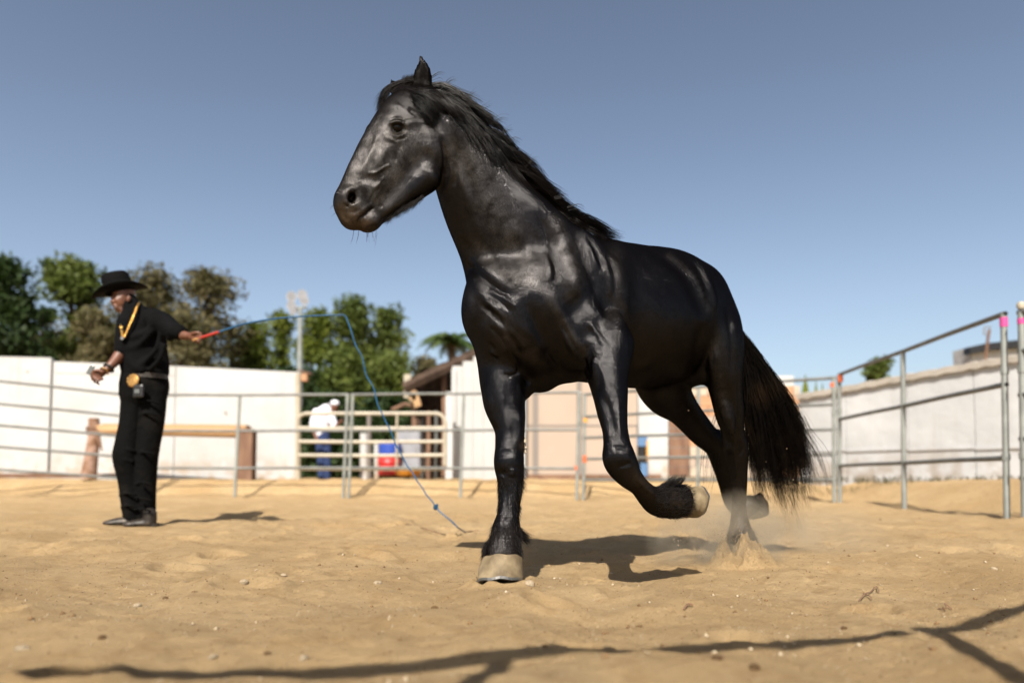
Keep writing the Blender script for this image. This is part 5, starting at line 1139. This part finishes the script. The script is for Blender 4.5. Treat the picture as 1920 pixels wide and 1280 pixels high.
# peach building
pb = empty('peach_building', P(1090, 893, 15.4)); tag(pb, 'low peach-coloured building with dark frame strips seen under the horse', 'building')
def wrect(x0, x1, y0, y1, Y, m, name, parent, th=.12, proud=0):
    a = P(x0, y0, Y); b = P(x1, y1, Y); mb = MB(); mb.box(((a[0] + b[0]) / 2, Y + th / 2 - proud, (a[2] + b[2]) / 2), (abs(b[0] - a[0]), th, abs(a[2] - b[2]))); return mb.build(name, m, parent)
for x0, x1 in ((986, 999), (1009, 1082), (1090, 1195)):
    wrect(x0, x1, 690, 796, 15.4, M_PEACH, 'wall_panel', pb); wrect(x0, x1, 799, 893, 15.4, M_PEACH, 'wall_panel', pb)
for x0, x1 in ((999, 1009), (1082, 1090)): wrect(x0, x1, 690, 893, 15.4, M_FRAME, 'frame_strip', pb, .14, .03)
wrect(986, 1195, 796, 799, 15.4, M_FRAME, 'joint_strip', pb, .1, .01); wrect(986, 1240, 889, 900, 15.38, M_BROWNW, 'base_board', pb, .1, .04)
wrect(984, 1197, 672, 690, 15.3, M_ROOF, 'roof_edge', pb, 2.5)
wb = empty('white_building', P(1225, 893, 15.6)); tag(wb, 'white wall block seen between the horse\'s belly and dark hind leg', 'building')
wrect(1196, 1253, 700, 905, 15.6, M_WHITE, 'wall', wb, .5)
bc_ = empty('blue_dispenser', P(1204, 893, 15.2)); tag(bc_, 'narrow blue-topped stand against the white block under the horse', 'stand')
wrect(1196, 1214, 814, 836, 15.3, M_STEELBLUE, 'top', bc_, .2); wrect(1197, 1212, 836, 868, 15.32, M_DARK, 'body', bc_, .18); wrect(1197, 1214, 868, 892, 15.3, M_STEELBLUE, 'base', bc_, .2); wrect(1212.5, 1216, 825, 862, 15.28, M_YEL, 'edge_strip', bc_, .1)
pw = empty('plank_wall', P(1272, 893, 15.6)); tag(pw, 'brown plank wall section behind the dark hind leg', 'wall')
for i in range(6): y0 = 785 + i * 18; wrect(1254, 1292, y0, y0 + 17.2, 15.6 + .01 * (i % 2), M_BROWNW, 'plank', pw, .06)
pk = empty('block_wall', P(1370, 893, 15.7)); tag(pk, 'patchwork wall of orange and beige blocks behind the hind legs and tail', 'wall')
blk = random.Random(9)
for r_i in range(9):
    y1 = 893 - r_i * 19; x = 1294 - (r_i % 2) * 22
    while x < 1505:
        w_ = blk.choice((34, 42, 46)); x0 = max(x, 1293); x1 = min(x + w_ - 1.2, 1538 if r_i < 6 else 1500)
        if x1 - x0 > 4: wrect(x0, x1, y1 - 18.0, y1, 15.7 + blk.uniform(0, .02), (M_TERRA if (r_i in (6, 7) or (blk.random() < .22 and x < 1470)) else (M_BLOCK if blk.random() < .6 else M_PEACH)), 'block', pk, .14)
        x += w_
wt = empty('white_hut', P(1468, 893, 17)); tag(wt, 'small white hut top rising over the block wall right of the tail', 'hut'); wrect(1440, 1492, 704, 893, 16.6, M_WHITE, 'wall', wt, 1.5)
slab([P(1444, 718, 16.4), P(1450, 716, 16.4), P(1492, 757, 16.4), P(1480, 760, 16.4)], .1, M_TERRA, 'brace_board', wt)
# right boundary wall with coping
rw = empty('boundary_wall', P(1700, 893, 12)); tag(rw, 'long weathered white wall with plaster coping behind the right fence', 'wall')
def RW(px):
    k = (px - 960) / FPX; return 12.55 / (k * 1.0 + .5594) if False else (5.27 + 13 * .5594) / (k + .5594)
rx = [1497, 1585, 1700, 1824, 1935, 2500]; ry = [742, 727, 705, 683, 664, 575]
pts_ = [P(x, y, RW(x)) for x, y in zip(rx, ry)]
for i in range(5):
    a, b = pts_[i], pts_[i + 1]; g_ = unit(b - a) * .006; mb = MB(); wall_seg(mb, a + g_, b - g_, a[2], b[2], -.05, .18); mb.build('wall_panel', M_GREYW, rw)
    mb = MB(); d = b - a; L_ = float(np.hypot(d[0], d[1])); n_ = unit([d[1], -d[0], 0]); n_ = n_ if n_[1] < 0 or n_[0] < 0 else -n_; off = n_ * .06
    V = []
    for k in range(9):
        t = k / 8; p = a + d * t; wv = .012 * math.sin(k * 2.3 + i)
        for o_, z_ in ((off, -.075 + wv), (off * 1.1, .02 + wv), (-off * 2.0, .05 + wv), (-off * 4.2, .02), (-off * 4.2, -.07)): V.append((p[0] + o_[0], p[1] + o_[1], p[2] + z_))
    F = [(k * 5 + j, k * 5 + j + 1, (k + 1) * 5 + j + 1, (k + 1) * 5 + j) for k in range(8) for j in range(4)] + [(k * 5 + 4, k * 5, (k + 1) * 5, (k + 1) * 5 + 4) for k in range(8)] + [(0, 1, 2, 3, 4), (40, 44, 43, 42, 41)]
    mb.add(V, F); mb.build('coping', M_COPING, rw)
    mb = MB(); q = P((rx[i] + rx[i + 1]) / 2, 845 - i * 2, (a[1] + b[1]) / 2); m2 = (a + b) / 2 + n_ * .012; mb.box((m2[0], m2[1], q[2]), (L_ * .99, .02, .035), rz=math.atan2(d[1], d[0])); mb.build('ledge_strip', M_GREYW, rw)
# hut with black tarred roof edge and antenna beyond the wall
ht = empty('block_hut', P(1900, 893, 17)); tag(ht, 'pale hut with black felt roof edge above the right wall', 'hut')
a = P(1821, 645, 16.5); mb = MB(); mb.box((a[0] + 2.0, 16.85, a[2] / 2 - .1), (4.0, .7, a[2] + .1)); mb.build('wall', M_GREYW, ht)
slab([P(1819, 650, 16.3), P(1850, 643, 16.3), P(1950, 633, 16.3), P(1950, 647, 16.3), P(1870, 654, 16.3), P(1819, 663, 16.3)], .25, M_BLKPL, 'roof_edge', ht)
an_ = empty('rusty_bracket', P(1848, 680, 16.2)); tag(an_, 'rusty angle bracket with square loop sticking up over the right wall', 'bracket')
mb = MB(); mb.tube([P(1847, 680, 15.6), P(1851, 645, 15.6), P(1855, 618, 15.6)], .03, 6); mb.build('stem', M_BROWNW, an_)
mb = MB(); mb.tube([P(x, y, 15.6) for x, y in ((1855, 620), (1857, 612), (1846, 613), (1845, 627), (1852, 628), (1852, 619))], .016, 6); mb.build('loop', M_FRAME, an_)
# floodlight pole
fp = empty('floodlight_pole', P(562, 893, 24)); tag(fp, 'tall grey floodlight pole with a cluster of lamps above the white wall end', 'light pole')
mb = MB(); mb.tube([P(562, 900, 24), P(562, 700, 24), P(563, 575, 24)], [.10, .09, .06], 10); mb.build('pole', M_GALV2, fp, smooth=True)
mb = MB(); mb.tube([P(546, 578, 24), P(576, 576, 24)], .05, 6); mb.build('cross_arm', M_GALV2, fp)
for x, y, r_ in ((549, 556, .18), (549, 573, .17), (569, 553, .18), (573, 563, .16), (552, 583, .13)):
    c = P(x, y, 24); mb = MB(); mb.lathe(c, [(.03, .16), (.07, .14), (.09, .05), (r_, -.12), (r_ * .94, -.12), (.02, .0)], 14, axis=(.1, 1, .25)); l_ = mb.build('floodlight', M_WHITE, fp, smooth=True)
    mb = MB(); mb.lathe(c, [(.001, -.118), (r_ * .9, -.115), (r_ * .9, -.10)], 14, axis=(.1, 1, .25)); mb.build('lens', M_CABIN, l_)
# person in a white shirt behind the gate
py_ = 15.0; s2 = py_ / FPX; pr = empty('person', P(605, 903, py_)); pr.location.z = .3; tag(pr, 'blurred person in white shirt, white cap and jeans standing behind the gate', 'person')
vs2 = view_side(600, 820, py_)
def pl(F, rows, k=.02, sub=False): F.sweep([[*P(x, y, py_ + dy), r * s2, rd * s2] for x, y, dy, r, rd in rows], vs2, k, 6, sub)
o_ = P(600, 820, py_)
F = Field((o_[0] - .7, py_ - .5, .2), (o_[0] + .7, py_ + .5, 2.2), .017)
pl(F, [(628, 757, 0, 6, 7), (627, 764, 0, 7, 8), (626, 770, 0, 5, 5)]); pl(F, [(624, 768, 0, 4, 4), (616, 776, 0, 6, 6)]); pl(F, [(612, 775, 0, 12, 9), (606, 790, 0, 12, 9), (604, 812, 0, 11, 8)])
pl(F, [(592, 775, 0, 5, 5), (588, 800, -.05, 4, 4), (592, 818, -.1, 3.4, 3.4), (596, 826, -.12, 3, 3)]); pl(F, [(618, 780, 0, 5, 5), (626, 800, -.08, 4, 4), (634, 795, -.2, 3.4, 3.4), (641, 788, -.25, 3, 3)])
pl(F, [(601, 815, 0, 7, 7), (602, 860, 0, 5.5, 5.5), (604, 900, 0, 4, 4)]); pl(F, [(611, 815, .05, 7, 7), (613, 860, .05, 5.5, 5.5), (613, 900, .05, 4, 4)]); pl(F, [(604, 902, -.04, 3.5, 4), (598, 904, -.1, 3, 4)]); pl(F, [(613, 902, 0, 3.5, 4), (618, 904, -.06, 3, 4)])
V, Q = F.mesh(); V = relax(V, Q, 1); np_mesh('body', V, Q, M_SKIN, pr)
F = Field((o_[0] - .7, py_ - .5, .9), (o_[0] + .7, py_ + .5, 2.1), .017)
pl(F, [(613, 768, 0, 12, 10), (606, 780, 0, 17, 12), (603, 798, 0, 15, 11), (604, 815, 0, 13, 10)]); pl(F, [(594, 772, 0, 8, 7), (588, 790, -.02, 7, 7), (587, 797, -.03, 7, 7)]); pl(F, [(618, 775, 0, 8, 7), (625, 792, -.05, 7, 7), (628, 799, -.07, 6.5, 6.5)])
V, Q = F.mesh(); V = relax(V, Q, 1); np_mesh('shirt', V, Q, M_SHIRT, pr)
F = Field((o_[0] - .5, py_ - .5, .2), (o_[0] + .6, py_ + .5, 1.4), .017)
pl(F, [(605, 812, 0, 13, 10), (605, 828, 0, 13, 10)]); pl(F, [(600, 825, 0, 9, 9), (602, 860, 0, 8, 8), (603, 895, 0, 7, 7)]); pl(F, [(611, 825, .05, 9, 9), (613, 860, .05, 8, 8), (613, 895, .05, 7, 7)])
V, Q = F.mesh(); V = relax(V, Q, 1); np_mesh('jeans', V, Q, M_JEAN, pr)
c = P(628, 757, py_); mb = MB(); mb.lathe(c, [(.085, -.02), (.092, .0), (.09, .04), (.06, .075), (.001, .085)], 14); cap_ = mb.build('cap', M_SHIRT, pr, smooth=True); mb = MB(); mb.box(c + np.array([-.10, -.03, -.01]), (.10, .12, .012)); mb.build('cap_peak', M_SHIRT, cap_)
# ------------------------------------------------------------------ trees
tr = np.random.default_rng(11)
def leaves(name, pts, size, m, parent, up=.3):
    n = len(pts); a = tr.normal(size=(n, 3)); a /= np.linalg.norm(a, axis=1, keepdims=True); b = tr.normal(size=(n, 3)); b -= a * (a * b).sum(1, keepdims=True); b /= np.linalg.norm(b, axis=1, keepdims=True)
    s = size * tr.uniform(.6, 1.3, n)[:, None]; V = np.stack([pts - a * s, pts + b * s * .42 + a * s * .1, pts + a * s, pts - b * s * .42], 1).reshape(-1, 3); F = np.arange(n * 4).reshape(-1, 4)
    return np_mesh(name, V, F, m, parent, smooth=False)
def tree(px, top, w_, Y, kind, label, n=5200, clumps=26, lf=.16, bare=.35, shape='round', base=893, lean=0, grp='trees beyond the white wall', trunk_r=.22):
    c = P(px, base, Y); t = P(px + lean, top, Y); hgt = t[2]; W = w_ / 2 * Y / FPX * 1.12; root = empty('tree', (c[0], Y, .3)); tag(root, label, 'tree', grp)
    z0 = .3 + (hgt - .3) * (1 - bare if bare > 1 else bare * .6)
    cl = []; clumps = int(clumps * (1.9 if shape != 'round' else 1.7)); n = int(n * 1.6)
    for i in range(clumps):
        u = tr.random() ** (.8 if shape == 'round' else 1.0); zz_ = z0 + (hgt - z0) * u
        if shape == 'cone': ww = W * (1.08 - u) ** .6
        elif shape == 'col': ww = W * math.sin(min(1, (1.04 - u) * 2.0) * 1.57) * (.85 + .2 * tr.random())
        else: ww = W * math.sqrt(max(.05, 1 - ((u - .45) / .58) ** 2))
        r_ = tr.uniform(.10, .34) * W * (1.25 if shape != 'round' else 1.05); rr_ = max(.05, ww - r_ * .7) * math.sqrt(tr.random()); an = tr.uniform(0, 6.28)
        cl.append((c[0] + (t[0] - c[0]) * u + rr_ * math.cos(an), Y + rr_ * math.sin(an) * .8, min(zz_, hgt - r_ * .7), r_))
    if shape != 'round': cl.append((t[0], Y, hgt - W * .15, W * .16))
    mb = MB(); mid = [c[0] + (t[0] - c[0]) * .5 + tr.normal(0, .08), Y, (hgt + .3) / 2]
    mb.tube([(c[0], Y, .0), mid, (t[0], Y, hgt * .93)], [trunk_r, trunk_r * .6, trunk_r * .12], 8); mb.build('trunk', M_TRUNK, root, smooth=True)
    lm = MB()
    for (x, y, z, r_) in cl[:: 2]:
        k = np.clip((z - .3) / (hgt - .3) - .18, .12, .85); b = np.array([c[0] + (t[0] - c[0]) * k, Y, .3 + (hgt - .3) * k]); e = np.array([x, y, z]); lm.tube([b, (b + e) / 2 + [0, 0, .1], e], [trunk_r * .3, trunk_r * .18, .02], 5, False)
    lm.build('limbs', M_TRUNK, root)
    P_ = []
    wts = np.array([q[3] ** 2 for q in cl]); wts /= wts.sum()
    for (x, y, z, r_), wt_ in zip(cl, wts):
        k = int(n * wt_); d = tr.normal(size=(k, 3)); d /= np.linalg.norm(d, axis=1, keepdims=True); rad = r_ * (tr.random(k) ** .7 * 1.8 * (1 + .25 * np.sin(d[:, 0] * 5 + x * 3) * np.cos(d[:, 2] * 6 + z)))[:, None]; P_.append(np.array([x, y, z]) + d * rad * np.array([1.15, 1.1, .8]))
    leaves('crown', np.concatenate(P_), lf, M_L[kind], root); return root
tree(8, 486, 130, 30, 'dark', 'dark tall pine cut by the left edge of the picture', 8000, 34, .17, .1)
tree(-90, 500, 120, 32, 'dark', 'dark pine outside the left edge beside the tall one', 4000, 26, .17, .1)
tree(130, 497, 132, 34, 'pine', 'open green pine with sky gaps left of the man', 5200, 20, .16, .45, lean=8)
tree(78, 560, 80, 36, 'dark', 'low dark pine between the two left pines', 3200, 18, .17, .1)
tree(176, 585, 100, 30, 'olive', 'low brownish olive tree directly behind the man\'s arm', 4600, 26, .13, .05)
tree(285, 508, 150, 33, 'olive', 'olive-brown tree rising just right of the man\'s hat', 8500, 40, .13, .05)
tree(388, 510, 145, 33, 'olive', 'tall ragged olive tree above the whip grip', 7500, 36, .13, .1)
tree(338, 590, 110, 31, 'olive', 'lower olive tree behind the man\'s outstretched arm', 6000, 34, .13, .0)
tree(432, 610, 60, 35, 'olive', 'thin grey-green sapling between olive and green trees', 1800, 14, .12, .1)
tree(480, 612, 90, 36, 'green', 'bright green tree left of the floodlight pole', 5200, 26, .14, .0, 'col')
tree(528, 590, 70, 38, 'green', 'green pointed tree just left of the floodlight pole', 4600, 24, .14, .0, 'cone')
tree(598, 585, 88, 37, 'green', 'full green tree right of the floodlight pole', 6500, 30, .14, .0, 'col')
tree(662, 563, 92, 37, 'pine', 'tallest green tree behind the bend of the whip', 6500, 28, .15, .0, 'col')
tree(728, 583, 82, 38, 'pine', 'green tree with a small side bump right of the whip', 6500, 28, .15, .0, 'col')
tree(640, 660, 120, 32, 'pine', 'low green tree above the gate', 5200, 26, .14, .0)
tree(735, 670, 110, 32, 'pine', 'low green tree beside the brown shed roof', 5200, 26, .14, .0)
tree(560, 690, 90, 31, 'dark', 'low bush-like tree at the end of the white wall', 3200, 20, .14, .0)
tree(110, 620, 150, 38, 'olive', 'grey-olive thicket low behind the white wall left of the man', 5200, 34, .15, .0)
tree(250, 610, 120, 39, 'dark', 'dark thicket behind the man above the wall', 4600, 30, .15, .0)
tree(30, 610, 130, 38, 'dark', 'dark thicket at the left edge just over the wall', 4600, 30, .15, .0)
tree(455, 640, 120, 40, 'pine', 'low green thicket behind the whip left of the floodlight pole', 4600, 30, .15, .0)
tree(690, 630, 150, 42, 'pine', 'tall green thicket filling the gap between the right green trees', 6000, 36, .16, .0)
tree(800, 672, 70, 34, 'olive', 'small olive tree under the palm', 2600, 16, .13, .0)
tree(1645, 676, 62, 26, 'pine', 'dark green shrub showing over the right wall', 3200, 16, .12, .3, grp='plants over the right wall')
def palm(px, top, Y, R_, label, n=15, base=893, droop=1.0, grp=None):
    c = P(px, base, Y); t = P(px, top, Y); root = empty('palm_tree', (c[0], Y, .3)); tag(root, label, 'palm', grp); mb = MB(); mb.tube([(c[0], Y, 0), (c[0] + .1, Y, t[2] * .5), tuple(t)], [.2, .16, .13], 8); mb.build('trunk', M_TRUNK, root, smooth=True)
    for i in range(n):
        az = i / n * 6.283 + tr.normal(0, .15); el = tr.uniform(.1, 1.25); V = []; F = []; pr_ = None
        L_ = R_ * tr.uniform(.8, 1.1); pts = []
        for k in range(12):
            s_ = k / 11; rad = L_ * s_ * math.cos(el * (1 - s_ * .3)); z_ = L_ * (s_ * math.sin(el) - droop * .75 * s_ ** 2.2); pts.append(np.array([t[0] + rad * math.cos(az), t[1] + rad * math.sin(az), t[2] + z_]))
        sdv = np.array([-math.sin(az), math.cos(az), 0])
        for k in range(1, 12):
            for q in (0, .33, .66):
                p = pts[k - 1] + (pts[k] - pts[k - 1]) * q; tg_ = unit(pts[k] - pts[k - 1]); ll = R_ * .26 * math.sin(min(1, k / 11 + .08) * 2.9) + .05
                for sg in (-1, 1):
                    e = p + sdv * sg * ll * .8 + tg_ * ll * .6 - np.array([0, 0, ll * .5]); b = len(V); V += [p - tg_ * .03, p + tg_ * .03, e]; F += [(b, b + 1, b + 2)]
        m_ = MB(); m_.add(V, F); me = bpy.data.meshes.new('frond'); me.from_pydata(m_.v, [], m_.f); link('frond', me, M_L['palm'], root)
tree(620, 745, 130, 23, 'dark', 'dark shady bush behind the person at the gate', 5200, 30, .12, .0)
tree(720, 745, 130, 23, 'dark', 'dark shady bush behind the drums', 5200, 30, .12, .0)
palm(846, 645, 26, 1.45, 'palm crown with drooping fronds left of the horse\'s chest', 22)
bn = empty('banana_plant', P(1518, 893, 17)); tag(bn, 'upright broad green leaves poking above the right wall beside the tail', 'plant', 'plants over the right wall')
for x, y0, y1, w_ in ((1510, 703, 745, 7), (1530, 714, 745, 4), (1542, 718, 745, 4)):
    a = P(x, y1 + 20, 17); b = P(x, y0, 17); m_ = MB(); k = 7; V = []
    for i in range(k):
        t = i / (k - 1); p = a + (b - a) * t; ww = w_ * 17 / FPX * math.sin(min(1, .15 + t * .95) * 3.0); V += [p - [ww, 0, 0], p + [0, -.02, 0], p + [ww, 0, 0]]
    m_.add(V, [(3 * i, 3 * i + 1, 3 * i + 4, 3 * i + 3) for i in range(k - 1)] + [(3 * i + 1, 3 * i + 2, 3 * i + 5, 3 * i + 4) for i in range(k - 1)]); m_.build('leaf', M_L['green'], bn)
# sparse weeds along the foot of the walls
n = 900; xw = tr.uniform(0, 1, n); W_ = []
for i in range(n):
    if tr.random() < .55: t = tr.random(); p = pts_[0] + (pts_[4] - pts_[0]) * t; x, y = p[0] - tr.uniform(.15, .7), p[1] - tr.uniform(.1, .6)
    else: x, y = tr.uniform(1.3, 5), tr.uniform(14.2, 15.3)
    z = gz(x, y) if i % 20 == 0 else z if i else gz(x, y); h_ = tr.uniform(.02, .09); W_.append([(x, y, z - .02), (x + tr.normal(0, .01), y, z + h_ * .6), (x + tr.normal(0, .03), y, z + h_)])
wd = strands('dry_weeds', np.array(W_), .006, M_L['olive'], None); tag(wd, 'sparse dry weeds along the foot of the right wall', 'weeds', kind='stuff')
